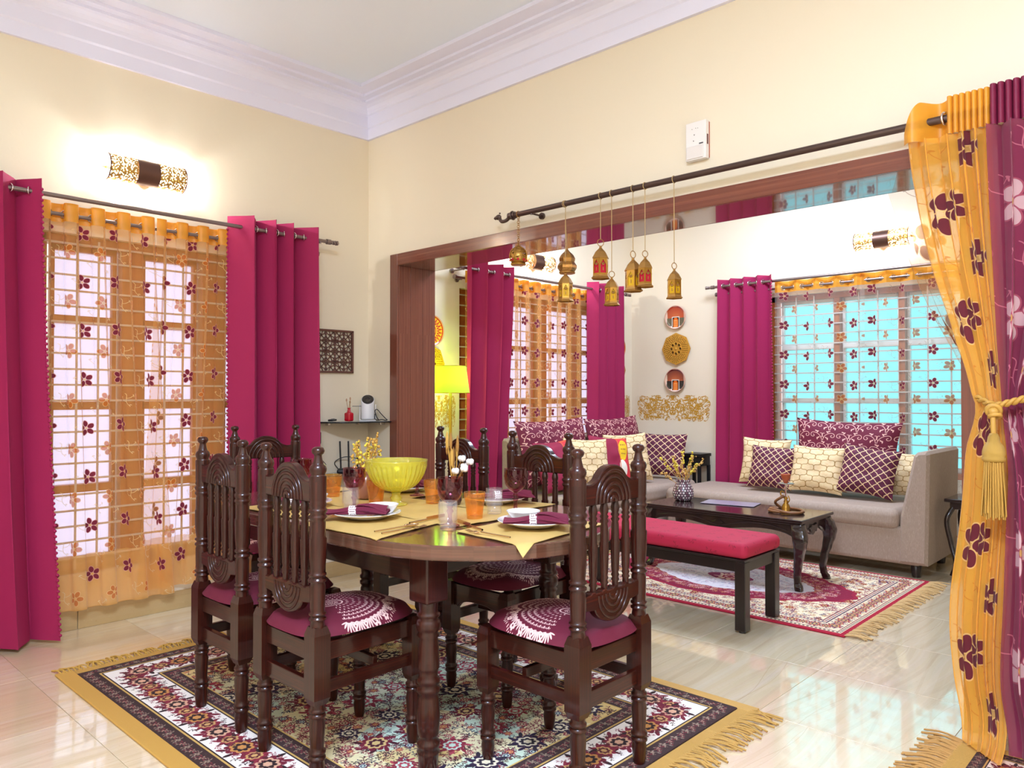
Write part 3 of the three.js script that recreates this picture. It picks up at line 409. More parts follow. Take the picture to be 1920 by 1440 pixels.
{ const t = thing('flower_vase', 'small dark vase of wheat stalks and white cotton, right of the yellow bowl', 'vase', [2.171, TY + 0.006, 1.112]);
  part('vase_body', lathe([[0, 0], [0.03, 0], [0.038, 0.02], [0.034, 0.06], [0.022, 0.085], [0.024, 0.1], [0.02, 0.1], [0.018, 0.085], [0, 0.03]], 24), M('#4a2a2e', 0.3), t);
  for (let i = 0; i < 9; i++) { const a = i / 9 * TAU, r = rnd(0.006, 0.03), h = rnd(0.22, 0.33), b = V3(-0.01 + Math.cos(a) * r, h, Math.sin(a) * r), s = part('stalk', tube([[0, 0.05, 0], [Math.cos(a) * r * 0.5, h * 0.5, Math.sin(a) * r * 0.5], b], 0.0018, 8, 5), dry, t); part('wheat_ear', lathe([[0, -0.06], [0.006, -0.045], [0.0075, -0.02], [0.005, 0.01], [0, 0.025]], 7, b.x, b.y, b.z), i % 2 ? dry : dryDark, s); }
  for (const [x, y, z] of [[0.05, 0.17, -0.02], [0.075, 0.19, -0.03], [0.055, 0.205, 0.0], [0.035, 0.15, 0.02], [0.07, 0.16, 0.0]]) { const s = part('stalk', tube([[0, 0.06, 0], [x * 0.6, y * 0.8, z * 0.6], [x, y, z]], 0.0015, 8, 5), dryDark, t); part('cotton_boll', [0, 1, 2, 3].map((k) => ball(0.012, x + Math.cos(k * 1.6) * 0.008, y + 0.004 * (k % 2), z + Math.sin(k * 1.6) * 0.008, 8)), cotton, s); } }
// ---------- curtain rods ----------
const MX = (s, y, d) => [d, y, s], MZ = (z0) => (s, y, d) => [s, y, z0 + d];     // wall coordinates (along, up, out) -> room
function curtainRod(label, map, a, b, y, d, r, mat, style) {
  const t = thing('curtain_rod', label, 'curtain rod', [0, 0, 0]);
  part('rod', rod(map(a, y, d), map(b, y, d), r, 14), mat, t);
  for (const [e, s] of [[a, -1], [b, 1]]) {
    const q = (k) => map(e + s * k, y, d);
    if (style === 'cube') part('finial', [rod(q(0), q(0.03), r * 1.5), ...[0.03, 0.05, 0.07].map((k) => { const p = q(k + 0.012); return tr(new RoundedBoxGeometry(0.026, 0.026, 0.026, 2, 0.006).rotateX(k * 9).rotateY(0.5), ...p); })], mat, t);
    else if (style === 'cap') part('finial', [rod(q(0), q(0.02), r * 1.3), rod(q(0.014), q(0.03), r * 1.9)], mat, t);
    else part('finial', [rod(q(0), q(0.05), r * 1.35), ring(r * 1.5, 0.005, ...q(0.02), 0, PI / 2, 14, 6), tube([q(0.04), map(e + s * 0.075, y - 0.022, d), map(e + s * 0.115, y - 0.02, d), map(e + s * 0.135, y + 0.006, d), map(e + s * 0.165, y + 0.006, d)], 0.011, 18, 8), ball(0.017, ...map(e + s * 0.14, y + 0.008, d), 10, 1.3, 1, 0.9), ball(0.007, ...map(e + s * 0.17, y + 0.006, d), 8), ball(0.006, ...map(e + s * 0.128, y + 0.03, d), 6)], mat, t);
    const bq = e - s * (style === 'bird' ? 0.13 : 0.05), base = map(bq, y, 0.003);
    part('bracket', [rod(map(bq, y - 0.012, 0.0), map(bq, y - 0.012, 0.014), 0.02, 14), rod(map(bq, y - 0.012, 0.008), map(bq, y - 0.012, d), 0.006), rod(map(bq, y - 0.02, d), map(bq, y, d), 0.008)], mat, t);
  }
  return t;
}
const rodGrey = M('#8d7d78', 0.3, { metalness: 0.75 }), rodDark = M('#5c4a44', 0.3, { metalness: 0.7 });
const FZ = MZ(ZF), BZ = MZ(0), LZ = MZ(-T);
curtainRod('thicker grey rod carrying the velvet curtains of the tall window', MX, 0.46, 2.95, 2.362, 0.15, 0.0125, rodGrey, 'cube');
curtainRod('thinner curtain rod behind it carrying the orange sheers of the tall window', MX, 0.50, 2.9, 2.285, 0.062, 0.0105, rodGrey, 'cap');
curtainRod('silver curtain rod of the velvet curtains above the two scroll cushions', MX, -3.12, -0.785, 2.342, 0.15, 0.0125, rodGrey, 'cube');
curtainRod('thin silver rod of the sheers above the two scroll cushions', MX, -3.14, -0.84, 2.275, 0.062, 0.0105, rodGrey, 'cap');
curtainRod('curtain rod of the velvet curtain on the far wall beside the painted plates', FZ, 1.04, 3.9, 2.352, 0.112, 0.0125, rodGrey, 'cube');
curtainRod('thin rod of the pale sheers before the cyan lit window', FZ, 1.06, 3.8, 2.285, 0.062, 0.0105, rodGrey, 'cap');
curtainRod('long dark metal rod with a bird shaped finial across the wide opening, holding lanterns', BZ, 1.60, 5.2, 2.372, 0.10, 0.0155, rodDark, 'bird');

// ---------- fabrics ----------
function flower(x, cx, cy, r, col, edge, rot, sy = 1, heart = '#f0b860') {
  x.save(); x.translate(cx, cy); x.scale(1, sy); x.rotate(rot);
  for (let i = 0; i < 5; i++) { x.save(); x.rotate(i / 5 * TAU); x.beginPath(); x.ellipse(0, -r * 0.6, r * 0.29, r * 0.40, 0, 0, TAU); if (edge) { x.lineWidth = r * 0.13; x.strokeStyle = edge; x.stroke(); } x.fillStyle = col; x.fill(); x.restore(); }
  x.beginPath(); x.arc(0, 0, r * 0.15, 0, TAU); x.fillStyle = heart; x.fill(); x.restore();
}
function vines(x, w, h, col, lw, n, size = 1) {
  x.strokeStyle = col; x.fillStyle = col; x.lineWidth = lw; x.lineCap = 'round';
  for (let i = 0; i < n; i++) { const px = (i + 0.2) / n * w, py = ((i * 0.61) % 1) * h; for (const dx of [-w, 0, w]) for (const dy of [-h, 0, h]) { const X = px + dx, Y = py + dy; x.beginPath(); x.moveTo(X, Y); x.bezierCurveTo(X + 60 * size, Y + 20 * size, X - 30 * size, Y + 90 * size, X + 50 * size, Y + 150 * size); x.stroke(); x.beginPath(); x.moveTo(X + 22 * size, Y + 60 * size); x.quadraticCurveTo(X + 70 * size, Y + 60 * size, X + 96 * size, Y + 20 * size); x.stroke(); x.beginPath(); x.moveTo(X + 15 * size, Y + 100 * size); x.quadraticCurveTo(X - 40 * size, Y + 90 * size, X - 62 * size, Y + 46 * size); x.stroke(); for (const [ax, ay, r] of [[96, 20, 0.6], [100, 34, 1.4], [-62, 46, -0.5], [-50, 40, 0.2], [50, 150, 1.2], [62, 138, 0.4]]) { x.beginPath(); x.ellipse(X + ax * size, Y + ay * size, 14 * size, 5 * size, r, 0, TAU); x.fill(); } } }
}
// window sheers: one repeat is 0.60 m x 0.27 m
const SHW = 0.60, SHH = 0.27;
const sheerMap = canvas(1024, 460, (x, w, h) => { x.fillStyle = '#f8bc62'; x.fillRect(0, 0, w, h); vines(x, w, h, '#f3d7a0', 5, 4, 0.8); flower(x, 215, 120, 72, '#82102e', '#f2b8a0', 0.3); flower(x, 725, 150, 72, '#82102e', '#f2b8a0', -0.2); flower(x, 470, 345, 70, '#d8780e', '#f6cf8c', 0.5); flower(x, 975, 340, 66, '#d8780e', '#f6cf8c', 0.9); flower(x, -49, 340, 66, '#d8780e', '#f6cf8c', 0.9); });
const sheerPale = canvas(1024, 460, (x, w, h) => { x.fillStyle = '#f6e9de'; x.fillRect(0, 0, w, h); vines(x, w, h, '#d9b4a0', 5, 4, 0.8); flower(x, 215, 120, 72, '#82102e', '#f2b8a0', 0.3); flower(x, 725, 150, 72, '#82102e', '#f2b8a0', -0.2); flower(x, 470, 345, 70, '#d06a30', '#f6cf8c', 0.5); flower(x, 975, 340, 66, '#d06a30', '#f6cf8c', 0.9); flower(x, -49, 340, 66, '#d06a30', '#f6cf8c', 0.9); });
const alphaOf = (base, draw) => canvas(1024, 460, (x, w, h) => { x.fillStyle = base; x.fillRect(0, 0, w, h); draw(x, w, h); });
const sheerA = (base, thread) => alphaOf(base, (x, w, h) => { vines(x, w, h, thread, 5, 4, 0.8); for (const [a, b, r, q, c] of [[215, 120, 72, 0.3, '#fff'], [725, 150, 72, -0.2, '#fff'], [470, 345, 70, 0.5, '#ddd'], [975, 340, 66, 0.9, '#ddd'], [-49, 340, 66, 0.9, '#ddd']]) flower(x, a, b, r, c, '#ddd', q, 1, '#ddd'); });
const sheerAlpha = sheerA('#646464', '#c8c8c8'), sheerAlphaThin = sheerA('#343434', '#8a8a8a'), sheerAlphaHem = sheerA('#b4b4b4', '#e0e0e0');
const sheerMat = (al, o = {}) => M('#ffffff', 0.95, { map: tex(sheerMap, 1 / SHW, 1 / SHH), alphaMap: tex(al, 1 / SHW, 1 / SHH, false), transparent: true, transmission: 0.5, thickness: 0, side: THREE.DoubleSide, ...o });
const sheer = sheerMat(sheerAlpha), sheerThin = sheerMat(sheerAlphaThin, { map: tex(sheerPale, 1 / SHW, 1 / SHH) }), sheerHem = sheerMat(sheerAlphaHem);

// big drape by the opening: repeat 0.46 x 0.40
const BGW = 0.52, BGH = 0.42, bigFlowers = (x, c1, e) => { flower(x, 330, 250, 190, c1, e, 0.35); flower(x, 590, 190, 140, c1, e, 1.0); flower(x, 860, 660, 165, c1, e, 0.2); flower(x, 860 - 1024, 660, 165, c1, e, 0.2); };
const bigC = canvas(1024, 920, (x, w, h) => { x.fillStyle = '#ffbc3c'; x.fillRect(0, 0, w, h); vines(x, w, h, '#d88a14', 7, 3, 1.5); bigFlowers(x, '#6e0c22', '#f6c878'); });
const bigA = canvas(1024, 920, (x, w, h) => { x.fillStyle = '#b2b2b2'; x.fillRect(0, 0, w, h); vines(x, w, h, '#e6e6e6', 7, 3, 1.5); bigFlowers(x, '#fff', '#e8e8e8'); });
const bigSheer = M('#ffffff', 0.9, { map: tex(bigC, 1 / BGW, 1 / BGH), alphaMap: tex(bigA, 1 / BGW, 1 / BGH, false), transparent: true, transmission: 0.4, thickness: 0, side: THREE.DoubleSide });
const bigA2 = canvas(1024, 920, (x, w, h) => { x.fillStyle = '#4c4c4c'; x.fillRect(0, 0, w, h); vines(x, w, h, '#a0a0a0', 7, 3, 1.5); bigFlowers(x, '#e6e6e6', '#b0b0b0'); });
const bigC2 = canvas(1024, 920, (x, w, h) => { x.fillStyle = '#f0ac44'; x.fillRect(0, 0, w, h); vines(x, w, h, '#a8601c', 6, 3, 1.5); bigFlowers(x, '#a85e24', '#e8a850'); });
const backSheer = M('#ffffff', 0.9, { map: tex(bigC2, 1 / BGW, 1 / BGH), alphaMap: tex(bigA2, 1 / BGW, 1 / BGH, false), transparent: true, transmission: 0.4, thickness: 0, side: THREE.DoubleSide });
const plumC = canvas(1024, 920, (x, w, h) => { x.fillStyle = '#a3305a'; x.fillRect(0, 0, w, h); vines(x, w, h, '#d8758a', 9, 3, 1.6); bigFlowers(x, '#eec3c6', '#c2566e'); });
const plumA = canvas(1024, 920, (x, w, h) => { x.fillStyle = '#cfcfcf'; x.fillRect(0, 0, w, h); vines(x, w, h, '#fff', 9, 3, 1.6); bigFlowers(x, '#fff', '#eee'); });
const plumSheer = M('#ffffff', 0.9, { map: tex(plumC, 1 / BGW, 1 / BGH), alphaMap: tex(plumA, 1 / BGW, 1 / BGH, false), transparent: true, transmission: 0.35, thickness: 0, side: THREE.DoubleSide });
const plumSolid = M('#7c163c', 0.6, { sheen: 0.6 });

// ---------- hanging panels ----------
// path(u, v) gives [along, out]; folds run from u = 0 to 1
function hang({ map, a, b, top, bot, d, folds, amp, ampB = amp, width, warp = 0, ph = 0, v0 = 0, v1 = 1, bell = 0, aB, bB, botF, nu, nv = 22, squash = 0.35 }) {
  aB ??= a; bB ??= b; const W = width ?? Math.abs(b - a) * 1.7, H = top - bot;
  return sheet(nu || Math.round(folds * 14), nv, (u, v) => {
    const vv = lerp(v0, v1, v), e = vv * vv * (3 - 2 * vv), uu = u + warp * Math.sin(u * TAU) / TAU, p = ph + uu * folds * TAU + 0.25 * Math.sin(vv * 4 + u * 9) * vv;
    const A = lerp(a, aB, Math.pow(vv, 1.3)), B = lerp(b, bB, Math.pow(vv, 1.3)), am = lerp(amp, ampB, e), s = lerp(A, B, u) + squash * am * Math.sin(2 * p) * 0.6;
    const y = top - vv * (H + (botF ? botF(u) : 0)); return map(s, y, d + am * Math.sin(p) + bell * e);
  }, (u, v) => [u * W, (1 - lerp(v0, v1, v)) * H]);
}
function eyelets(t, o, y, R, mat) {
  const n = Math.round(o.folds * 2);
  for (let i = 1; i < n; i++) { const u0 = i / n; let u = u0; for (let k = 0; k < 6; k++) u = u0 - (o.warp || 0) * Math.sin(u * TAU) / TAU; const s = lerp(o.a, o.b, u - ((o.ph || 0) / TAU / o.folds)); if (s < Math.min(o.a, o.b) + 0.005 || s > Math.max(o.a, o.b) - 0.005) continue;
    const per = Math.abs(o.b - o.a) / o.folds, ang = Math.atan2(o.amp * TAU / per * (i % 2 ? -1 : 1), 1) * 0.85, g = new THREE.TorusGeometry(R, R * 0.2, 8, 20); g.rotateY(o.map === MX ? PI / 2 - ang : -ang); tr(g, ...o.map(s, y, o.d)); part('grommet', g, mat, t); }
}
function velvetCurtain(label, o, beadSide) {
  const t = thing('velvet_curtain', label, 'curtain', [0, 0, 0], 0, 'maroon velvet curtains');
  const oo = { amp: 0.05, nv: 26, squash: 0.3, ...o }; const g = hang(oo); part('fabric', g, velvet, t); eyelets(t, oo, o.rodY, 0.021, chrome);
  if (beadSide !== undefined) { const p = g.attributes.position, nu = Math.round(oo.folds * 14), b = []; const col = beadSide ? nu : 0, at = (v) => { const k = v * oo.nv, j = Math.min(oo.nv - 1, Math.floor(k)), f = k - j, i0 = j * (nu + 1) + col, i1 = i0 + nu + 1; return [lerp(p.getX(i0), p.getX(i1), f), lerp(p.getY(i0), p.getY(i1), f), lerp(p.getZ(i0), p.getZ(i1), f)]; }; for (let k = 2; k < 84; k++) { const q = at(k / 84); b.push(ball(0.0085, q[0], q[1], q[2], 6)); } part('bobble_trim', b, velvet, t).userData.kind = 'stuff'; }
  return t;
}
function sheerPanel(label, o, hem = true, header = 0.10, body = sheer) {
  const t = thing('sheer_curtain', label, 'sheer curtain', [0, 0, 0], 0, 'orange flowered sheer curtains'), oo = { amp: 0.03, squash: 0.8, ...o };
  const H = oo.top - oo.bot, vh = header / H, vb = hem ? 1 - 0.30 / H : 1;
  part('heading', hang({ ...oo, v0: 0, v1: vh, nv: 4 }), orangeSatin, t, 'plain orange satin heading'); part('fabric', hang({ ...oo, v0: vh, v1: vb, nv: 22 }), body, t);
  if (hem) part('hem', hang({ ...oo, v0: vb, v1: 1, nv: 6 }), sheerHem, t, 'doubled hem'); eyelets(t, oo, o.rodY, 0.019, chrome); return t;
}
// tall window beside the table
velvetCurtain('maroon velvet curtain at the left edge, hanging to the floor left of the tall window', { map: MX, a: 2.22, b: 2.85, aB: 2.12, bB: 2.82, top: 2.425, bot: 0.02, d: 0.15, folds: 3.5, amp: 0.075, ampB: 0.08, rodY: 2.362, ph: 2.2, bell: 0.015 }, 0);
velvetCurtain('maroon velvet curtain right of the tall window, beside the carved lattice panel', { map: MX, a: 0.55, b: 1.13, aB: 0.52, bB: 1.115, top: 2.432, bot: 0.03, d: 0.15, folds: 3.5, amp: 0.078, ampB: 0.075, rodY: 2.362, ph: 1.0, warp: -0.35 }, 1);
sheerPanel('left orange sheer of the tall window, its lower right corner swinging over the other', { map: MX, a: 2.19, b: 1.58, aB: 2.16, bB: 1.45, top: 2.345, bot: 0.125, d: 0.068, folds: 4.5, ampB: 0.022, bell: 0.02, rodY: 2.285, ph: 0.4, width: 1.15 });
sheerPanel('right orange sheer of the tall window, reaching behind the velvet curtain', { map: MX, a: 1.56, b: 0.98, aB: 1.66, bB: 1.0, top: 2.345, bot: 0.155, d: 0.058, folds: 4.5, ampB: 0.02, rodY: 2.285, ph: 0.9, width: 1.15 });
// window behind the left sofa
velvetCurtain('maroon velvet curtain left of the sofa window, behind the yellow green floor lamp', { map: MX, a: -1.39, b: -0.83, aB: -1.25, bB: -0.81, top: 2.41, bot: 0.03, d: 0.15, folds: 3, amp: 0.07, ampB: 0.06, rodY: 2.342, ph: 2.6 });
velvetCurtain('dark maroon velvet curtain in the corner, right of the sofa window', { map: MX, a: -3.02, b: -2.53, aB: -3.04, bB: -2.50, top: 2.41, bot: 0.03, d: 0.15, folds: 3.5, amp: 0.068, ampB: 0.065, rodY: 2.342, ph: 0.6 });
sheerPanel('orange sheer on the left half of the sofa window', { map: MX, a: -0.93, b: -1.85, top: 2.335, bot: 0.15, d: 0.066, folds: 6.5, amp: 0.034, ampB: 0.034, rodY: 2.275, ph: 0.3, width: 1.7 });
sheerPanel('orange sheer on the right half of the sofa window', { map: MX, a: -1.83, b: -2.78, top: 2.335, bot: 0.15, d: 0.058, folds: 6.5, amp: 0.034, ampB: 0.034, rodY: 2.275, ph: 1.2, width: 1.7 });
// far window
velvetCurtain('maroon velvet curtain on the far wall, left of the cyan lit window', { map: FZ, a: 1.10, b: 1.64, aB: 1.06, bB: 1.655, top: 2.415, bot: 0.03, d: 0.112, folds: 4, amp: 0.055, ampB: 0.05, rodY: 2.352, ph: 1.4 }, 1);
sheerPanel('pale flowered sheer on the left half of the cyan lit window', { map: FZ, a: 1.63, b: 2.42, top: 2.345, bot: 0.12, d: 0.066, folds: 4.5, amp: 0.026, ampB: 0.02, rodY: 2.285, ph: 0.2, width: 1.15 }, false, 0.10, sheerThin);
sheerPanel('pale flowered sheer on the right half of the cyan lit window, above the sofa arm', { map: FZ, a: 2.38, b: 3.28, top: 2.345, bot: 0.12, d: 0.058, folds: 4.5, amp: 0.026, ampB: 0.02, rodY: 2.285, ph: 0.8, width: 1.15 }, false, 0.10, sheerThin);

// ---------- tied drapes at the right of the opening ----------
const spl = (pts) => { const ys = pts.map((p) => p[0]); return (y) => { let i = 0; while (i < pts.length - 2 && y < ys[i + 1]) i++; const t = clamp((ys[i] - y) / (ys[i] - ys[i + 1]), 0, 1), p0 = pts[Math.max(0, i - 1)][1], p1 = pts[i][1], p2 = pts[i + 1][1], p3 = pts[Math.min(pts.length - 1, i + 2)][1]; return 0.5 * (2 * p1 + (p2 - p0) * t + (2 * p0 - 5 * p1 + 4 * p2 - p3) * t * t + (3 * p1 - p0 - 3 * p2 + p3) * t * t * t); }; };
function drapeSheet(left, right, y0, y1, z, folds, amp, W, map = BZ, nv = 60, ph = 0) {
  const l = spl(left), r = spl(right); return sheet(Math.round(folds * 12), nv, (u, v) => { const y = lerp(y0, y1, v), A = l(y), B = r(y), w = B - A, k = clamp(w / 0.2, 0.35, 1.3), p = ph + (u + 0.05 * Math.sin(u * 7 + 1)) * folds * TAU + Math.sin(v * 4 + u * 5) * 0.35, f = Math.max(0, 0.16 - y); return map(lerp(A, B, u) + 0.008 * Math.sin(2 * p) * k, Math.max(0.008 + 0.012 * (1 + Math.sin(p)), y), z + amp * k * Math.sin(p) + f * f * 6 * (0.4 + u)); }, (u, v) => [u * W, (1 - v) * (y0 - y1)]);
}
{ const t = thing('sheer_drape', 'orange flowered drape gathered by a tasselled rope, right of the wide opening', 'curtain', [0, 0, 0]);
  const left = [[2.43, 3.75], [2.30, 3.765], [2.10, 3.79], [1.80, 3.845], [1.50, 3.925], [1.31, 3.972], [1.24, 3.985], [1.10, 3.955], [0.85, 3.935], [0.50, 3.895], [0.25, 3.905], [0.0, 3.945]], right = [[2.43, 4.035], [2.10, 4.045], [1.60, 4.065], [1.30, 4.075], [1.24, 4.078], [1.0, 4.095], [0.6, 4.08], [0.25, 4.065], [0, 4.09]];
  part('fabric', drapeSheet(left, right, 2.30, 0.012, 0.125, 5, 0.017, 0.62), bigSheer, t);
  part('heading', sheet(30, 6, (u, v) => { const p = u * TAU * 1.0; return [lerp(3.745, 3.895, u), lerp(2.445, 2.29, v) - 0.11 * Math.pow(Math.max(0, 0.42 - u) / 0.42, 1.5) * (1 - v), 0.118 + 0.045 * Math.sin(p * 0.9 + 0.3)]; }, (u, v) => [u, v]), orangeSatin, t, 'plain orange heading');
  for (let i = 0; i < 7; i++) { const x0 = 3.895 + i * 0.0205; part('pleat', sheet(8, 5, (u, v) => { const a = u * PI; return [x0 + 0.0102 - Math.cos(a) * 0.0102, lerp(2.445, 2.30, v), 0.115 + Math.sin(a) * 0.024]; }, (u, v) => [u * 0.05, v]), orangeSatin, t); }
  const g = new THREE.TorusGeometry(0.024, 0.005, 8, 20); g.rotateY(PI / 2 - 0.35); part('grommet', tr(g, 3.885, 2.372, 0.10), chrome, t); }
{ const t = thing('sheer_drape', 'plum drape with pale blossoms at the right edge, pleated at the top', 'curtain', [0, 0, 0]);
  const left = [[2.43, 4.036], [2.10, 4.046], [1.60, 4.066], [1.30, 4.075], [1.24, 4.078], [1.0, 4.096], [0.6, 4.082], [0.25, 4.067], [0, 4.10]], right = [[2.43, 4.62], [2.0, 4.58], [1.6, 4.42], [1.40, 4.28], [1.3, 4.21], [1.24, 4.195], [1.1, 4.23], [0.8, 4.36], [0.5, 4.42], [0.25, 4.45], [0, 4.55]];
  part('fabric', drapeSheet(left, right, 2.30, 0.012, 0.135, 7, 0.03, 1.3), plumSheer, t); part('lining', drapeSheet(left, right, 2.30, 0.014, 0.075, 8, 0.02, 2.2, BZ, 40, 1.5), plumSolid, t);
  for (let i = 0; i < 24; i++) { const x0 = 4.037 + i * 0.0242; part('pleat', sheet(8, 5, (u, v) => { const a = u * PI; return [x0 + 0.0121 - Math.cos(a) * 0.0121, lerp(2.452, 2.30, v), 0.115 + Math.sin(a) * 0.026]; }), plumSolid, t); } }
{ const t = thing('sheer_drape', 'see-through flowered sheer swept back behind the timber opening at the right', 'sheer curtain', [0, 0, 0]);
  const left = [[2.44, 3.46], [2.30, 3.49], [2.15, 3.535], [1.95, 3.59], [1.70, 3.68], [1.45, 3.80], [1.30, 3.88], [1.0, 3.95], [0.5, 3.95], [0, 3.94]], right = [[2.44, 4.05], [1.8, 4.03], [1.4, 4.02], [1.3, 4.01], [1.0, 4.08], [0, 4.1]];
  part('fabric', drapeSheet(left, right, 2.44, 0.012, 0.07, 4, 0.022, 0.9, (s, y, d) => [s, y, -T - 0.02 - d]), backSheer, t);
  part('rod', rod([3.3, 2.42, -T - 0.09], [4.4, 2.42, -T - 0.09], 0.012), rodDark, t); part('bracket', [rod([4.3, 2.42, -T], [4.3, 2.42, -T - 0.09], 0.007), rod([3.4, 2.42, -T], [3.4, 2.42, -T - 0.09], 0.007)], rodDark, t); }
const ropeGold = M('#c49440', 0.55, { sheen: 0.4 });
{ const t = thing('curtain_tieback', 'twisted gold rope tieback with a long fringed tassel holding the orange drape', 'tieback', [0, 0, 0]);
  const cordPts = (k) => Array.from({ length: 60 }, (_, i) => { const u = i / 59, a = u * TAU * 9 + k * PI, x = lerp(3.985, 4.42, u), y = 1.262 + (u < 0.18 ? 0.03 * Math.pow((0.18 - u) / 0.18, 1.2) : 0.13 * (u - 0.18)), z = 0.178 + 0.015 * Math.sin(u * PI) - (u > 0.75 ? (u - 0.75) * 0.5 : 0) - (u < 0.12 ? (0.12 - u) * 0.5 : 0); return [x, y + Math.sin(a) * 0.007, z + Math.cos(a) * 0.007]; });
  part('rope', [tube(cordPts(0), 0.0075, 160, 6), tube(cordPts(1), 0.0075, 160, 6)], ropeGold, t);
  part('knot', [ring(0.02, 0.009, 4.055, 1.245, 0.20, 0.4, 0.2), ring(0.016, 0.008, 4.06, 1.225, 0.205, 1.2, 0.5), ball(0.018, 4.055, 1.24, 0.205, 10)], ropeGold, t);
  part('cord', tube([[4.055, 1.23, 0.21], [4.056, 1.19, 0.214], [4.057, 1.155, 0.214]], 0.009, 16, 8), ropeGold, t);
  part('tassel_head', lathe([[0, 1.165], [0.012, 1.163], [0.018, 1.15], [0.021, 1.132], [0.031, 1.118], [0.036, 1.10], [0.037, 1.088], [0.034, 1.08], [0.038, 1.074], [0.036, 1.066], [0.03, 1.06], [0, 1.058]], 24, 4.057, 0, 0.214), M('#cfa24a', 0.5, { bumpMap: tex(weaveC, 30, 60, false), bumpScale: 0.002 }), t);
  const fr = []; for (let i = 0; i < 70; i++) { const a = i / 70 * TAU, r = 0.03 * Math.sqrt(0.35 + 0.65 * ((i * 0.618) % 1)), k = 1.25 + rnd(-0.1, 0.2); fr.push(tube([[4.057 + Math.cos(a) * r, 1.066, 0.214 + Math.sin(a) * r], [4.057 + Math.cos(a) * r * 1.15, 0.99, 0.214 + Math.sin(a) * r * 1.15], [4.057 + Math.cos(a) * r * k, 0.865 + rnd(-0.01, 0.015), 0.214 + Math.sin(a) * r * k]], 0.0028, 6, 4)); } part('fringe', fr, ropeGold, t).userData.kind = 'stuff'; }
// ---------- rugs ----------
function palmette(x, cx, cy, r, c1, c2, c3, rot) { x.save(); x.translate(cx, cy); x.rotate(rot); const lobe = (R, n, k, c) => { x.fillStyle = c; x.beginPath(); for (let i = 0; i <= 60; i++) { const a = i / 60 * TAU, q = R * (1 - k + k * Math.abs(Math.cos(a * n / 2))); i ? x.lineTo(Math.cos(a) * q, Math.sin(a) * q * 1.12) : x.moveTo(q, 0); } x.fill(); }; for (let i = 0; i < 8; i++) { x.save(); x.rotate((i + 0.5) / 8 * TAU); x.fillStyle = i % 2 ? c2 : c1; x.beginPath(); x.ellipse(0, -r * 1.05, r * 0.13, r * 0.34, 0.4, 0, TAU); x.fill(); x.restore(); } lobe(r * 0.95, 10, 0.28, c1); lobe(r * 0.68, 8, 0.22, c3); lobe(r * 0.5, 8, 0.3, c2); lobe(r * 0.26, 6, 0.2, c3); x.restore(); }
function sprig(x, cx, cy, s, col, rot) { x.save(); x.translate(cx, cy); x.rotate(rot); x.strokeStyle = col; x.fillStyle = col; x.lineWidth = s * 0.09; x.beginPath(); x.moveTo(-s, 0); x.bezierCurveTo(-s * 0.3, -s * 0.7, s * 0.3, s * 0.7, s, 0); x.stroke(); for (const [a, b, r] of [[-s * 0.6, -s * 0.45, 0.6], [-0.1 * s, s * 0.25, -0.8], [s * 0.45, s * 0.5, 0.5], [s * 0.9, -s * 0.2, -0.6], [s * 0.2, -s * 0.2, 1.2]]) { x.beginPath(); x.ellipse(a, b, s * 0.25, s * 0.1, r, 0, TAU); x.fill(); } x.restore(); }
function band(x, X, Y, W, H, bg, draw) { x.save(); x.beginPath(); x.rect(X, Y, W, H); x.clip(); x.fillStyle = bg; x.fillRect(X, Y, W, H); draw(); x.restore(); }
function frameBand(x, X, Y, W, H, t, bg, motif, step, seedCol) { band(x, X, Y, W, H, bg, () => {}); const run = (x0, y0, x1, y1) => { const n = Math.max(1, Math.round(Math.hypot(x1 - x0, y1 - y0) / step)); for (let i = 0; i < n; i++) { const k = (i + 0.5) / n; motif(lerp(x0, x1, k), lerp(y0, y1, k), i, Math.atan2(y1 - y0, x1 - x0)); } }; const h = t / 2; run(X + h, Y + h, X + W - h, Y + h); run(X + W - h, Y + h, X + W - h, Y + H - h); run(X + W - h, Y + H - h, X + h, Y + H - h); run(X + h, Y + H - h, X + h, Y + h); }
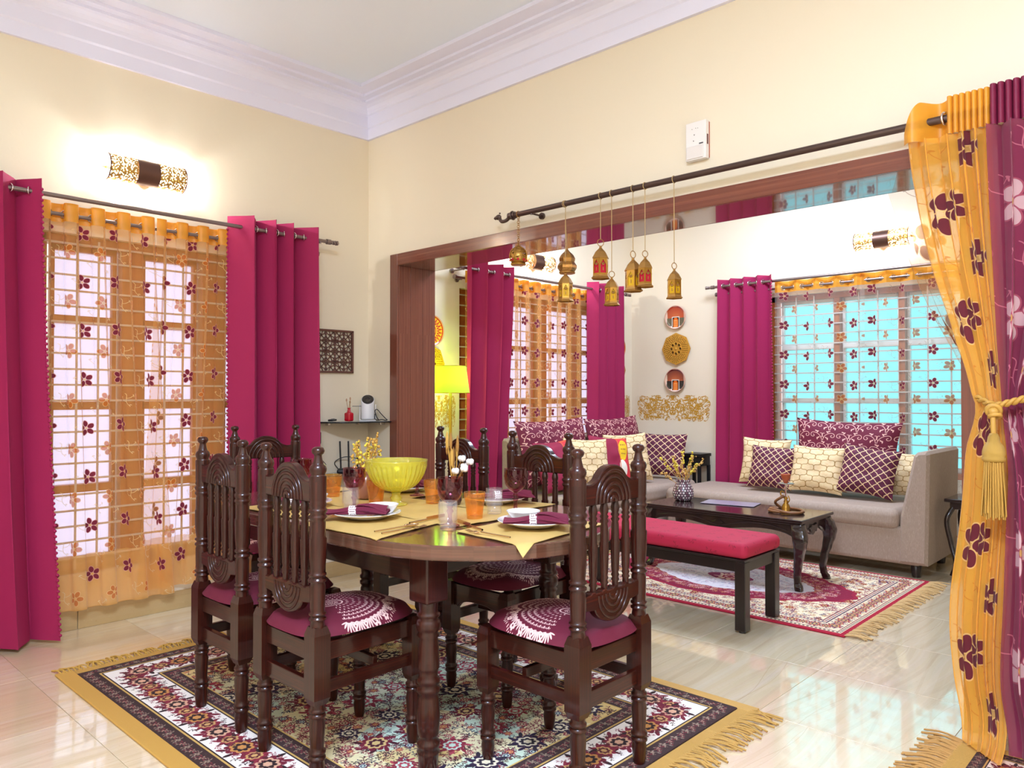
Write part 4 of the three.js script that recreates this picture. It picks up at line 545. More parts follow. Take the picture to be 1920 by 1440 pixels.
const rug1C = canvas(2048, 1490, (x, w, h) => {
  const dk = '#2c1418', mar = '#74182e', cream = '#efe2c4';
  let o = 0; const fr = (t, bg, m, s) => { frameBand(x, o, o, w - 2 * o, h - 2 * o, t, bg, m, s); o += t; };
  fr(62, '#3a2322', (a, b, i, r) => { sprig(x, a, b, 24, i % 2 ? '#8d7a6c' : '#7c2a34', r + (i % 2 ? 0.5 : -0.5)); sprig(x, a, b + 6, 15, '#b59a82', r + 1.7); }, 34);
  fr(7, '#c9a35a', () => {}, 99); fr(5, dk, () => {}, 99);
  fr(148, '#f3e9df', (a, b, i, r) => { if (i % 2 === 0) palmette(x, a, b, 56, mar, dk, i % 4 ? '#c78a4a' : '#d9a88a', r + PI / 2); else palmette(x, a, b, 38, '#8a2438', '#5a1a22', '#caa064', r); for (let k = 0; k < 7; k++) sprig(x, a + Math.cos(k * 0.9 + i) * 52, b + Math.sin(k * 0.9 + i) * 52, rnd(14, 22), [mar, dk, '#4c3a2c', '#8a2a38'][k % 4], rnd(6)); }, 78);
  fr(5, dk, () => {}, 99); fr(7, '#c9a35a', () => {}, 99);
  fr(54, '#40282a', (a, b, i, r) => { sprig(x, a, b, 22, i % 2 ? '#94826e' : '#86303c', r + (i % 2 ? 0.6 : -0.6)); sprig(x, a + 5, b, 13, '#b8a084', r + 1.2); }, 30);
  fr(6, '#d8b468', () => {}, 99);
  x.save(); x.beginPath(); x.rect(o, o, w - 2 * o, h - 2 * o); x.clip(); x.fillStyle = '#eadcae'; x.fillRect(o, o, w - 2 * o, h - 2 * o);
  for (let i = 0; i < 46; i++) { x.globalAlpha = rnd(0.25, 0.75); x.fillStyle = ['#cfe2cc', '#bfe0d6', '#dcb767', '#e4c88a', '#f3ead0', '#c8dccb'][i % 6]; x.beginPath(); x.ellipse(rnd(o, w - o), rnd(o, h - o), rnd(60, 190), rnd(50, 150), rnd(3), 0, TAU); x.fill(); } x.globalAlpha = 1;
  for (let i = 0; i < 2300; i++) sprig(x, rnd(o, w - o), rnd(o, h - o), rnd(11, 26), [mar, dk, '#4a2a26', '#8f2f3c', '#2c2a44', '#5a4630', '#6a1c30'][rnd(7) | 0], rnd(6.3));
  for (let i = 0; i < 330; i++) palmette(x, rnd(o, w - o), rnd(o, h - o), rnd(10, 19), ['#8a1c34', '#a8384a', '#5b1630'][i % 3], ['#c0505a', '#6a1c30', '#2c2a50'][i % 3], ['#e0b060', '#e8d8b0', '#cfe2d0'][i % 3], rnd(6));
  for (let i = 0; i < 48; i++) { const gx = o + ((i % 9) + 0.5 + rnd(-0.25, 0.25)) / 9 * (w - 2 * o), gy = o + ((i / 9 | 0) + 0.5 + rnd(-0.25, 0.25)) / 5.4 * (h - 2 * o); palmette(x, gx, gy, rnd(34, 58), [mar, '#8a2438', '#2f1a3a'][i % 3], ['#4a1424', '#b04050', '#2a2030'][i % 3], ['#d8b878', '#cde0cf', '#efe2c4'][i % 3], rnd(6)); }
  x.restore(); speckle(x, w, h, 16000, ['#fff', '#000'], 2, 4, 0.10);
});
const pile = { roughness: 0.95, bumpMap: tex(noiseC, 14, 10, false), bumpScale: 0.002, sheen: 0.3 };
const goldBind = M('#cd9d4a', 0.55, { bumpMap: tex(weaveC, 6, 6, false), bumpScale: 0.001 });
function fringe(t, x, z0, z1, dir, mat, len, step) { const gs = []; for (let z = z0; z < z1; z += step) { const l = len * rnd(0.7, 1.12), sk = rnd(-0.045, 0.045); gs.push(tube([[x, 0.008, z], [x + dir * l * 0.5, 0.013 + rnd(0.006), z + sk * 0.4], [x + dir * l, 0.006, z + sk]], rnd(0.0028, 0.005), 5, 4)); } part('fringe', gs, mat, t).userData.kind = 'stuff'; }
const flat = (w, d, x, y, z, th = 0.01) => { const g = plain(new RoundedBoxGeometry(w, th, d, 1, th * 0.4)), p = g.attributes.position, uv = g.attributes.uv; for (let i = 0; i < p.count; i++) uv.setXY(i, p.getX(i) / w + 0.5, 0.5 - p.getZ(i) / d); return tr(g, x, y + th / 2, z); };
{ const t = thing('patterned_rug', 'cream and maroon rug with gold binding and fringe under the dining table', 'rug', [0, 0, 0]);
  part('pile', flat(2.40, 1.75, 1.985, 0.001, 1.325, 0.011), new THREE.MeshPhysicalMaterial({ map: tex(rug1C), ...pile }), t); part('binding', flat(2.54, 0.06, 1.985, 0.0005, 0.425, 0.011), goldBind, t); part('binding', flat(2.54, 0.075, 1.985, 0.0005, 2.232, 0.011), goldBind, t); part('binding', flat(0.055, 1.82, 3.215, 0, 1.325, 0.010), goldBind, t); part('binding', flat(0.055, 1.82, 0.755, 0, 1.325, 0.010), goldBind, t);
  fringe(t, 3.235, 0.42, 2.25, 1, M('#c2964e', 0.85), 0.13, 0.012); fringe(t, 0.735, 0.42, 2.25, -1, M('#c79a44', 0.85), 0.085, 0.012); }
const rug2C = canvas(2048, 1424, (x, w, h) => {
  let o = 0; const fr = (t, bg, m, s) => { frameBand(x, o, o, w - 2 * o, h - 2 * o, t, bg, m, s); o += t; }; const red = '#b01232', cr = '#f3e0bd';
  fr(30, red, () => {}, 99); fr(20, cr, (a, b, i, r) => { x.fillStyle = '#2c1626'; x.save(); x.translate(a, b); x.rotate(r); x.fillRect(-6, -6, 11, 12); x.restore(); }, 22); fr(5, '#7a1030', () => {}, 99);
  fr(96, cr, (a, b, i, r) => { palmette(x, a, b, i % 2 ? 34 : 25, '#a01c3c', '#3c2a58', '#e6b86c', r); for (let k = 0; k < 6; k++) sprig(x, a + Math.cos(k + i) * 38, b + Math.sin(k + i) * 36, 14, ['#7a1030', '#3a2850', '#c08a3a'][k % 3], rnd(6)); }, 62);
  fr(8, '#46224a', () => {}, 99); fr(22, cr, (a, b, i) => { x.fillStyle = i % 2 ? '#a01c3c' : '#5a3a6a'; x.beginPath(); x.arc(a, b, 7, 0, TAU); x.fill(); }, 20); fr(7, '#7a1030', () => {}, 99);
  x.save(); x.beginPath(); x.rect(o, o, w - 2 * o, h - 2 * o); x.clip(); x.fillStyle = '#f4e2c0'; x.fillRect(o, o, w - 2 * o, h - 2 * o);
  for (let i = 0; i < 3000; i++) sprig(x, rnd(o, w - o), rnd(o, h - o), rnd(12, 24), ['#7a1030', '#3c2a58', '#a8402c', '#c08a3a', '#8a1838'][rnd(5) | 0], rnd(6.3)); for (let i = 0; i < 120; i++) palmette(x, rnd(o, w - o), rnd(o, h - o), rnd(18, 34), ['#9a1638', '#4a2a58', '#a8402c'][i % 3], '#e6b86c', '#7a1030', rnd(6));
  const lob = (rx, ry, c) => { x.fillStyle = c; x.beginPath(); for (let i = 0; i <= 200; i++) { const a = i / 200 * TAU, k = 1 + 0.035 * Math.abs(Math.cos(a * 11)) + 0.05 * Math.cos(a * 4); const px = w / 2 + Math.cos(a) * rx * k, py = h / 2 + Math.sin(a) * ry * k; i ? x.lineTo(px, py) : x.moveTo(px, py); } x.fill(); };
  lob(760, 430, '#a01238'); lob(735, 410, '#8c1038'); for (let i = 0; i < 1500; i++) { const a = rnd(TAU), r = Math.sqrt(rnd(0.3, 1)); sprig(x, w / 2 + Math.cos(a) * 700 * r, h / 2 + Math.sin(a) * 390 * r, rnd(12, 22), ['#f0c8b0', '#d8a060', '#c85070', '#e8d0c0'][i % 4], rnd(6)); }
  lob(520, 280, '#e6dce0'); for (let i = 0; i < 900; i++) { const a = rnd(TAU), r = Math.sqrt(rnd()); sprig(x, w / 2 + Math.cos(a) * 480 * r, h / 2 + Math.sin(a) * 255 * r, rnd(8, 16), ['#9a8ab0', '#b06a88', '#8a90a8', '#c8b0b8'][i % 4], rnd(6)); }
  lob(150, 90, '#8a2a5a'); palmette(x, w / 2, h / 2, 80, '#f0d0c0', '#d8a0a8', '#a01238', 0); x.restore(); speckle(x, w, h, 14000, ['#fff', '#000'], 2, 4, 0.10);
});
{ const t = thing('patterned_rug', 'red bordered cream rug with a crimson medallion under the low living room table', 'rug', [0, 0, 0]);
  part('pile', flat(2.165, 1.64, 2.083, 0.001, -1.625, 0.009), new THREE.MeshPhysicalMaterial({ map: tex(rug2C), ...pile }), t); fringe(t, 3.16, -2.43, -0.82, 1, M('#d2ab72', 0.85), 0.12, 0.014); fringe(t, 1.005, -2.43, -0.82, -1, M('#d2ab72', 0.85), 0.1, 0.03); }
{ const t = thing('patterned_rug', 'corner of a dark patterned rug with gold fringe under the tied drapes', 'rug', [0, 0, 0]), g = flat(1.6, 1.1, 4.79, 0.001, 0.72, 0.010);
  part('pile', g, new THREE.MeshPhysicalMaterial({ map: tex(rug1C), ...pile, color: '#e6d0c4' }), t); part('binding', flat(0.07, 1.14, 3.965, 0.0005, 0.72, 0.011), goldBind, t); part('binding', flat(1.66, 0.05, 4.79, 0.0005, 0.155, 0.011), goldBind, t); fringe(t, 3.94, 0.15, 1.28, -1, M('#b98a4c', 0.85), 0.13, 0.012); }

// ---------- bench and low table ----------
{ const t = thing('bench', 'black bench with a crimson damask cushion between dining table and rug', 'bench', [0, 0, 0]), x0 = 1.45, x1 = 2.76, z0 = -0.93, z1 = -0.485, cx = (x0 + x1) / 2, cz = (z0 + z1) / 2;
  const damC = canvas(512, 512, (x, w, h) => { x.fillStyle = '#b41a3e'; x.fillRect(0, 0, w, h); for (let i = 0; i < 16; i++) sprig(x, (i % 4 + (i / 4 & 1) * 0.5) * 128 + 30, (i / 4 | 0) * 128 + 60, 40, '#90122e', 0.5 + i); });
  for (const [x, z] of [[x0 + 0.035, z0 + 0.035], [x0 + 0.035, z1 - 0.035], [x1 - 0.035, z0 + 0.035], [x1 - 0.035, z1 - 0.035]]) { const y0 = z < -0.8 ? 0.010 : 0; part('leg', [box(0.062, 0.375, 0.062, x, 0.2, z, 0.004), tr(new THREE.CylinderGeometry(0.02, 0.02, 0.02, 12), x, 0.010 + y0 * 1.0, z)], ebony, t); }
  part('rail', box(x1 - x0 - 0.13, 0.07, 0.022, cx, 0.365, z1 - 0.025, 0.003, 'x'), ebony, t); part('rail', box(x1 - x0 - 0.13, 0.07, 0.022, cx, 0.365, z0 + 0.025, 0.003, 'x'), ebony, t); part('rail', box(0.022, 0.07, z1 - z0 - 0.13, x0 + 0.025, 0.365, cz, 0.003, 'z'), ebony, t); part('rail', box(0.022, 0.07, z1 - z0 - 0.13, x1 - 0.025, 0.365, cz, 0.003, 'z'), ebony, t);
  part('seat_board', box(x1 - x0 - 0.005, 0.014, z1 - z0 - 0.005, cx, 0.396, cz, 0.004, 'x'), ebony, t);
  const cg = new RoundedBoxGeometry(x1 - x0 + 0.012, 0.085, z1 - z0 + 0.012, 5, 0.036), p = cg.attributes.position; for (let i = 0; i < p.count; i++) if (p.getY(i) > 0.02) p.setY(i, p.getY(i) + 0.02 * Math.max(0, 1 - Math.pow(Math.abs(p.getX(i)) / 0.66, 4)) * Math.max(0, 1 - Math.pow(Math.abs(p.getZ(i)) / 0.23, 2))); cg.computeVertexNormals();
  part('cushion', boxUV(tr(cg, cx, 0.446, cz), 'x', 1), M('#ffffff', 0.75, { map: tex(damC, 2.2, 2.2), sheen: 0.25, sheenRoughness: 0.4, sheenColor: new THREE.Color('#e06080') }), t, 'crimson damask cushion'); }
{ const t = thing('coffee_table', 'low dark table with curved carved legs on the red bordered rug', 'table', [0, 0, 0]), x0 = 1.41, x1 = 2.645, z0 = -2.07, z1 = -1.52, cx = (x0 + x1) / 2, cz = (z0 + z1) / 2;
  part('tabletop', [box(x1 - x0, 0.022, z1 - z0, cx, 0.469, cz, 0.006, 'x'), box(x1 - x0 - 0.03, 0.016, z1 - z0 - 0.03, cx, 0.451, cz, 0.005, 'x')], coffeeWood, t);
  const ap = (L) => { const s = new THREE.Shape(), w = L / 2; s.moveTo(-w, 0.445); s.lineTo(w, 0.445); s.lineTo(w, 0.345); s.bezierCurveTo(w - 0.06, 0.40, w - 0.2 * L, 0.40, w - 0.3 * L, 0.385); s.quadraticCurveTo(w - 0.4 * L, 0.37, 0.03, 0.355); s.lineTo(0, 0.345); s.lineTo(-0.03, 0.355); s.quadraticCurveTo(-w + 0.4 * L, 0.37, -w + 0.3 * L, 0.385); s.bezierCurveTo(-w + 0.2 * L, 0.40, -w + 0.06, 0.40, -w, 0.345); s.closePath(); return ext(s, 0.024, 0.004, 8); };
  const front = part('apron', tr(ap(x1 - x0 - 0.13), cx, 0, z1 - 0.05), coffeeWood, t), side = part('apron', tr(ap(z1 - z0 - 0.13).rotateY(PI / 2), x1 - 0.05, 0, cz), coffeeWood, t); part('apron', tr(ap(x1 - x0 - 0.13), cx, 0, z0 + 0.05), coffeeWood, t); part('apron', tr(ap(z1 - z0 - 0.13).rotateY(PI / 2), x0 + 0.05, 0, cz), coffeeWood, t);
  part('carving', [-1, 1].map((s) => tube([[cx + s * 0.5, 0.40, z1 - 0.036], [cx + s * 0.36, 0.425, z1 - 0.035], [cx + s * 0.2, 0.42, z1 - 0.035], [cx + s * 0.06, 0.39, z1 - 0.035], [cx, 0.375, z1 - 0.035]], 0.004, 30, 6)), coffeeWood, front); part('carved_rosette', tr(ext(shapeOf([[-0.05, 0], [0, 0.028], [0.05, 0], [0, -0.028]]), 0.012, 0.004), cx, 0.398, z1 - 0.036), coffeeWood, front); part('carved_shell', tr(ext(shapeOf(Array.from({ length: 18 }, (_, i) => { const a = i / 18 * TAU, r = 0.045 + 0.012 * Math.cos(a * 6); return [Math.cos(a) * r * 1.6, Math.sin(a) * r * 0.6]; })), 0.018, 0.005).rotateY(PI / 2), x1 - 0.036, 0.398, cz), coffeeWood, side);
  for (const [x, z, sx, sz] of [[x0 + 0.05, z0 + 0.05, -1, -1], [x0 + 0.05, z1 - 0.05, -1, 1], [x1 - 0.05, z0 + 0.05, 1, -1], [x1 - 0.05, z1 - 0.05, 1, 1]]) {   // cabriole leg: a squarish section swept along an S
    const prof = [[0.445, 0.000, 0.042], [0.40, 0.02, 0.046], [0.35, 0.036, 0.044], [0.30, 0.034, 0.037], [0.24, 0.020, 0.030], [0.17, 0.002, 0.025], [0.10, -0.010, 0.021], [0.05, -0.004, 0.021], [0.02, 0.010, 0.025], [0.0, 0.016, 0.024]];
    const f = (u, v) => { const k = v * (prof.length - 1), i = Math.min(prof.length - 2, k | 0), fr = k - i, s = fr * fr * (3 - 2 * fr), y = lerp(prof[i][0], prof[i + 1][0], fr), o = lerp(prof[i][1], prof[i + 1][1], s), r = lerp(prof[i][2], prof[i + 1][2], s), a = u * TAU + PI / 4, c = Math.cos(a), d = Math.sin(a), q = Math.pow(Math.pow(Math.abs(c), 5) + Math.pow(Math.abs(d), 5), -0.2); return [x + sx * o * 0.8 + c * q * r, Math.max(y, 0.0) * 0.98 + 0.0105, z + sz * o * 0.8 + d * q * r]; };
    part('leg', [sheet(20, 36, f), tr(new THREE.CylinderGeometry(0.02, 0.02, 0.01, 12), x + sx * 0.0128, 0.015, z + sz * 0.0128)], coffeeWood, t); } }
{ const t = thing('table_tray', 'thin woven silver mat lying on the low dark table', 'mat', [1.93, 0.4825, -1.93], 0.2), c = canvas(256, 256, (x, w, h) => { x.fillStyle = '#8a7f92'; x.fillRect(0, 0, w, h); for (let i = 0; i < 256; i += 16) for (let j = 0; j < 256; j += 16) { x.fillStyle = (i + j) / 16 & 1 ? '#d8d2dc' : '#a59bb0'; x.fillRect(i + 2, j + 2, 12, 12); } });
  part('mat', flat(0.40, 0.22, 0, 0, 0, 0.004), M('#ffffff', 0.35, { map: tex(c, 3, 2), metalness: 0.4 }), t); }
{ const t = thing('flower_vase', 'mosaic bulb vase of dried blossom twigs on the low dark table', 'vase', [1.575, 0.480, -1.845]), c = canvas(512, 256, (x, w, h) => { x.fillStyle = '#5a4450'; x.fillRect(0, 0, w, h); for (let j = 0; j < 9; j++) for (let i = 0; i < 22; i++) { x.fillStyle = ['#efe2e2', '#d8b8c0', '#f6f0ec', '#8a5a6a'][(i * 3 + j) % 4]; x.beginPath(); x.ellipse((i + (j % 2) * 0.5 + 0.5) / 22 * w, (j + 0.5) / 9 * h, 8, 11, 0, 0, TAU); x.fill(); } });
  part('vase_body', lathe([[0, 0], [0.055, 0], [0.075, 0.02], [0.083, 0.055], [0.078, 0.09], [0.058, 0.13], [0.054, 0.145], [0.06, 0.165], [0.055, 0.165], [0.049, 0.145], [0, 0.1]], 32, 0, 0, 0, 1), M('#ffffff', 0.25, { map: tex(c, 1, 6), clearcoat: 0.6, bumpMap: tex(c, 1, 6, false), bumpScale: 0.003 }), t);
  for (let i = 0; i < 14; i++) { const a = i / 14 * TAU + rnd(0.3), r = rnd(0.05, 0.24), h = rnd(0.24, 0.42) - r * 0.3, top = V3(Math.cos(a) * r, h, Math.sin(a) * r), s = part('twig', tube([[0, 0.1, 0], [Math.cos(a) * r * 0.35, h * 0.62, Math.sin(a) * r * 0.35], top], 0.0022, 10, 5), dry, t), b = []; for (let k = 0; k < 13; k++) { const q = 0.55 + k * 0.036; b.push(ball(rnd(0.005, 0.010), lerp(0, top.x, q) + rnd(-0.012, 0.012), lerp(0.1, top.y, q) + rnd(-0.01, 0.015), lerp(0, top.z, q) + rnd(-0.012, 0.012), 6)); } part('blossom', b, i % 3 ? M('#dcae62', 0.8) : bloom, s).userData.kind = 'stuff'; } }
{ const t = thing('hookah', 'small brass hookah with a clay bowl and coiled hose on the low dark table', 'hookah', [2.42, 0.480, -1.79]), clay = M('#b4552e', 0.6), hose = M('#8a5a34', 0.5);
  part('base', lathe([[0, 0], [0.034, 0], [0.037, 0.008], [0.026, 0.016], [0.03, 0.035], [0.022, 0.055], [0.012, 0.07], [0.016, 0.08], [0.009, 0.09], [0.015, 0.102], [0.008, 0.112], [0, 0.112]], 20), brass, t); part('stem', lathe([[0.007, 0.11], [0.007, 0.19], [0.010, 0.195], [0.006, 0.2], [0, 0.2]], 12), chrome, t); part('ash_plate', lathe([[0, 0.196], [0.055, 0.2], [0.058, 0.205], [0.054, 0.204], [0, 0.201]], 28), chrome, t); part('clay_bowl', lathe([[0.012, 0.204], [0.016, 0.212], [0.014, 0.218], [0.026, 0.228], [0.024, 0.236], [0.032, 0.246], [0.029, 0.254], [0.036, 0.266], [0.032, 0.268], [0.02, 0.24], [0, 0.235]], 20), clay, t, 'terracotta bowl'); part('figure_handle', [tube([[-0.004, 0.1, 0.012], [-0.03, 0.125, 0.014], [-0.026, 0.15, 0.012], [-0.006, 0.14, 0.01]], 0.005, 16, 6), tube([[0.006, 0.06, 0.01], [0.03, 0.09, 0.01], [0.02, 0.12, 0.006]], 0.004, 12, 6)], brass, t);
  part('hose', tube(Array.from({ length: 40 }, (_, i) => { const a = i / 39 * TAU * 2.3 + 1.9, r = 0.095 + 0.02 * Math.sin(i * 0.7), up = i < 6 ? (6 - i) * 0.018 : 0; return [Math.cos(a) * (r - (i < 6 ? (6 - i) * 0.013 : 0)), 0.012 + up + (i > 20 ? 0.012 : 0) * Math.sin((i - 20) * 0.3) ** 2, Math.sin(a) * (r - (i < 6 ? (6 - i) * 0.013 : 0))]; }), 0.0095, 120, 8), hose, t); }

// ---------- sofas ----------
const sofaC = canvas(512, 512, (x, w, h) => { x.fillStyle = '#aa9483'; x.fillRect(0, 0, w, h); for (let i = 0; i < 5200; i++) { x.globalAlpha = rnd(0.1, 0.4); x.fillStyle = ['#d2c0b0', '#9a8474', '#c8b29e', '#8d7a6c'][rnd(4) | 0]; x.fillRect(rnd(w), rnd(h), rnd(1, 2.5), rnd(5, 26)); } x.globalAlpha = 1; });
const sofaFab = M('#ffffff', 0.85, { map: tex(sofaC, 2.6, 2.6), sheen: 0.4, bumpMap: tex(sofaC, 2.6, 2.6, false), bumpScale: 0.0012 });
function seatBlock(w, h, d, x, y, z, r, crown) { const g = new RoundedBoxGeometry(w, h, d, 6, r), p = g.attributes.position; for (let i = 0; i < p.count; i++) if (p.getY(i) > 0) p.setY(i, p.getY(i) + crown * Math.max(0, 1 - (2 * p.getX(i) / w) ** 4) * Math.max(0, 1 - (2 * p.getZ(i) / d) ** 4)); g.computeVertexNormals(); return boxUV(tr(g, x, y, z), 'y'); }
function prismX(pts, z0, z1, bev) { const g = ext(shapeOf(pts), Math.abs(z1 - z0), bev, 4); return boxUV(tr(g, 0, 0, (z0 + z1) / 2), 'y'); }
{ const t = thing('sofa', 'taupe divan with one raised end under the cyan lit window', 'sofa', [0, 0, 0]), z0 = -3.25, z1 = -2.48;
  part('base', [seatBlock(2.06, 0.27, z1 - z0 + 0.0, 2.06, 0.225, (z0 + z1) / 2, 0.03, 0)], sofaFab, t); part('seat', seatBlock(1.93, 0.15, z1 - z0 + 0.03, 1.985, 0.405, (z0 + z1) / 2 + 0.01, 0.055, 0.015), sofaFab, t);
  part('raised_end', prismX([[2.945, 0.10], [3.135, 0.10], [3.155, 0.885], [3.135, 0.905], [3.075, 0.895], [3.052, 0.87], [2.96, 0.43]], z0 - 0.02, z1 + 0.015, 0.02), sofaFab, t);
  for (const [x, z] of [[1.12, -2.56], [3.04, -2.56], [1.12, -3.2], [3.04, -3.2]]) part('foot', lathe([[0.028, 0], [0.03, 0.01], [0.038, 0.095], [0, 0.095]], 14, x, 0, z), ebony, t); }
{ const t = thing('sofa', 'taupe sofa with a low back along the window wall, left of the corner', 'sofa', [0, 0, 0]), z0 = -3.15, z1 = -1.2;
  part('base', seatBlock(0.72, 0.27, z1 - z0, 0.60, 0.225, (z0 + z1) / 2, 0.03, 0), sofaFab, t); part('seat', seatBlock(0.72, 0.15, z1 - z0 + 0.01, 0.60, 0.415, (z0 + z1) / 2, 0.055, 0.015), sofaFab, t);
  part('backrest', prismX([[0.215, 0.10], [0.35, 0.10], [0.36, 0.45], [0.315, 0.91], [0.29, 0.935], [0.235, 0.935], [0.215, 0.91]], z0, z1, 0.02), sofaFab, t);
  for (const [x, z] of [[0.3, -1.3], [0.88, -1.3], [0.3, -3.05], [0.88, -3.05]]) part('foot', lathe([[0.028, 0], [0.03, 0.01], [0.038, 0.095], [0, 0.095]], 14, x, 0, z), ebony, t); }
// ---------- cushions ----------
const scrollC = canvas(1024, 768, (x, w, h) => { x.fillStyle = '#6e1230'; x.fillRect(0, 0, w, h); speckle(x, w, h, 5000, ['#7c1838', '#5c0e28'], 2, 5, 0.4); x.strokeStyle = x.fillStyle = '#f0bfae'; x.lineCap = 'round';
  const curl = (X, Y, s, m) => { x.save(); x.translate(X, Y); x.scale(m * s, s); x.lineWidth = 6 / s; x.beginPath(); x.moveTo(-70, 60); x.bezierCurveTo(-60, 0, -20, -40, 30, -40); x.bezierCurveTo(70, -40, 76, 16, 40, 18); x.bezierCurveTo(16, 18, 16, -12, 36, -10); x.stroke(); x.beginPath(); x.moveTo(-58, 24); x.bezierCurveTo(-90, 0, -84, -40, -52, -34); x.stroke(); for (const [a, b, r] of [[-20, -52, 0.9], [-2, -62, -0.3], [-30, 26, 0.6], [-14, 40, 1.6]]) { x.beginPath(); x.ellipse(a, b, 17, 7, r, 0, TAU); x.fill(); } x.restore(); };
  for (let j = 0; j < 6; j++) for (let i = 0; i < 8; i++) curl((i + (j % 2) * 0.5 + 0.2) / 7.5 * w, (j + 0.5) / 6 * h, 0.9, (i + j) % 2 ? 1 : -1); });
const latticeC = canvas(512, 512, (x, w, h) => { x.fillStyle = '#5c1836'; x.fillRect(0, 0, w, h); speckle(x, w, h, 900, ['#7a2a4a', '#48102a'], 8, 26, 0.4); x.strokeStyle = '#efcf9c'; x.lineWidth = 8; const n = 6, s = w / n; for (let i = -n; i < 2 * n; i++) { x.beginPath(); for (let k = 0; k <= 60; k++) { const y = k / 60 * h, q = i * s + y + Math.sin(k * 1.4) * 3; k ? x.lineTo(q, y) : x.moveTo(q, y); } x.stroke(); x.beginPath(); for (let k = 0; k <= 60; k++) { const y = k / 60 * h, q = i * s - y + Math.sin(k * 1.4) * 3; k ? x.lineTo(q + w * 0, y) : x.moveTo(q, y); } x.stroke(); } });
const ogeeC = canvas(512, 512, (x, w, h) => { x.fillStyle = '#efd3a2'; x.fillRect(0, 0, w, h); speckle(x, w, h, 700, ['#f8e4be', '#e2bd84'], 6, 30, 0.25); x.strokeStyle = '#a87e44'; x.lineWidth = 7; const n = 4, sx = w / n, sy = h / 4; for (let j = -1; j < 10; j++) for (let i = -1; i < n + 1; i++) { const X = (i + (j % 2 ? 0.5 : 0)) * sx + sx / 2, Y = j * sy / 2; x.beginPath(); [[1, 1, 0], [-1, 1, 1], [-1, -1, 0], [1, -1, 1]].forEach(([p, r, rev], e) => { for (let k = 0; k <= 16; k++) { const t = rev ? 1 - k / 16 : k / 16, o = 0.075 * Math.sin(TAU * t), px = X + p * sx * (0.5 * (1 - t) + o), py = Y + r * sy * (0.5 * t + o); e || k ? x.lineTo(px, py) : x.moveTo(px, py); } }); x.stroke(); } });
const figC = canvas(512, 512, (x, w, h) => { x.fillStyle = '#94173c'; x.fillRect(0, 0, w, h); x.fillStyle = '#d8323c'; x.fillRect(330, 0, 150, h); x.fillStyle = '#efc21c'; x.beginPath(); x.ellipse(390, 150, 70, 120, 0.2, 0, TAU); x.fill(); x.fillStyle = '#f3ead8'; x.beginPath(); x.ellipse(370, 350, 50, 90, -0.2, 0, TAU); x.fill(); x.fillStyle = '#7a1030'; for (let i = 0; i < 9; i++) { x.beginPath(); x.arc(365 + (i % 3) * 25, 90 + (i / 3 | 0) * 50, 7, 0, TAU); x.fill(); } x.strokeStyle = '#e06a30'; x.lineWidth = 9; x.strokeRect(330, 10, 150, h - 20); });
const mustardC = M('#d6a028', 0.8, { sheen: 0.4 });
const cushMat = (c, o = {}) => M('#ffffff', 0.75, { map: c.getContext ? tex(c) : c, sheen: 0.4, sheenRoughness: 0.5, bumpMap: tex(weaveC, 4, 4, false), bumpScale: 0.0004, ...o });
const scrollM = cushMat(scrollC), latticeM = cushMat(latticeC), ogeeM = cushMat(ogeeC), figM = cushMat(figC);
function cushion(label, w, h, th, mat, base, yaw, lean, roll = 0, group) {     // base: middle of the lower edge
  const f = (s) => (u, v) => { const a = u * 2 - 1, b = v * 2 - 1, e = Math.max(0, (1 - a ** 4) * (1 - b ** 4)), pin = (1 - 0.085 * (1 - b * b)), pin2 = (1 - 0.085 * (1 - a * a)), wr = 0.004 * Math.sin(a * 5 + b * 7) + 0.003 * Math.sin(b * 9 - a * 4); return [a * w / 2 * (pin + 0.03), b * h / 2 * (pin2 + 0.03), s * (th / 2 * Math.pow(e, 0.62) + wr * e)]; };
  const g1 = sheet(22, 22, f(1), (u, v) => [u, v]), g2 = flip(sheet(22, 22, f(-1), (u, v) => [1 - u, v])), m = merge([g1, g2]);
  m.translate(0, h / 2, 0); m.rotateZ(roll); m.rotateX(-lean); m.rotateY(yaw);
  const c = single('cushion', label, 'cushion', m, mat, group); c.position.set(base[0], base[1] + w / 2 * Math.abs(Math.sin(roll)) * 0.7, base[2]); return c;
}
const gS = 'large scroll patterned cushions', gL = 'maroon lattice cushions', gO = 'cream ogee cushions', gF = 'maroon cushions with a printed coloured panel', q = PI / 2;
cushion('large maroon scroll patterned cushion, leftmost, leaning on the back of the left sofa', 0.90, 0.55, 0.17, scrollM, [0.52, 0.545, -1.63], q, 0.22, 0.02, gS);
cushion('large maroon scroll patterned cushion nearer the room corner on the left sofa', 0.82, 0.55, 0.17, scrollM, [0.52, 0.545, -2.52], q, 0.22, 0.02, gS);
cushion('wide maroon scroll patterned cushion standing before the cyan lit window', 0.83, 0.55, 0.17, scrollM, [2.36, 0.535, -3.02], 0.0, 0.16, -0.03, gS);
cushion('maroon lattice cushion in the corner where the two sofas meet', 0.47, 0.42, 0.15, latticeM, [0.66, 0.512, -2.96], 0.35, 0.25, -0.02, gL);
cushion('maroon lattice cushion before a cream one at the left end of the divan', 0.38, 0.36, 0.14, latticeM, [1.83, 0.508, -2.80], 0.06, 0.3, -0.04, gL);
cushion('maroon lattice cushion in front of the wide scroll cushion, next to the raised end', 0.42, 0.38, 0.14, latticeM, [2.60, 0.508, -2.79], 0.06, 0.3, -0.12, gL);
cushion('cream ogee cushion at the left end of the divan, before the velvet curtain', 0.42, 0.40, 0.14, ogeeM, [1.69, 0.515, -2.99], 0.12, 0.2, -0.04, gO);
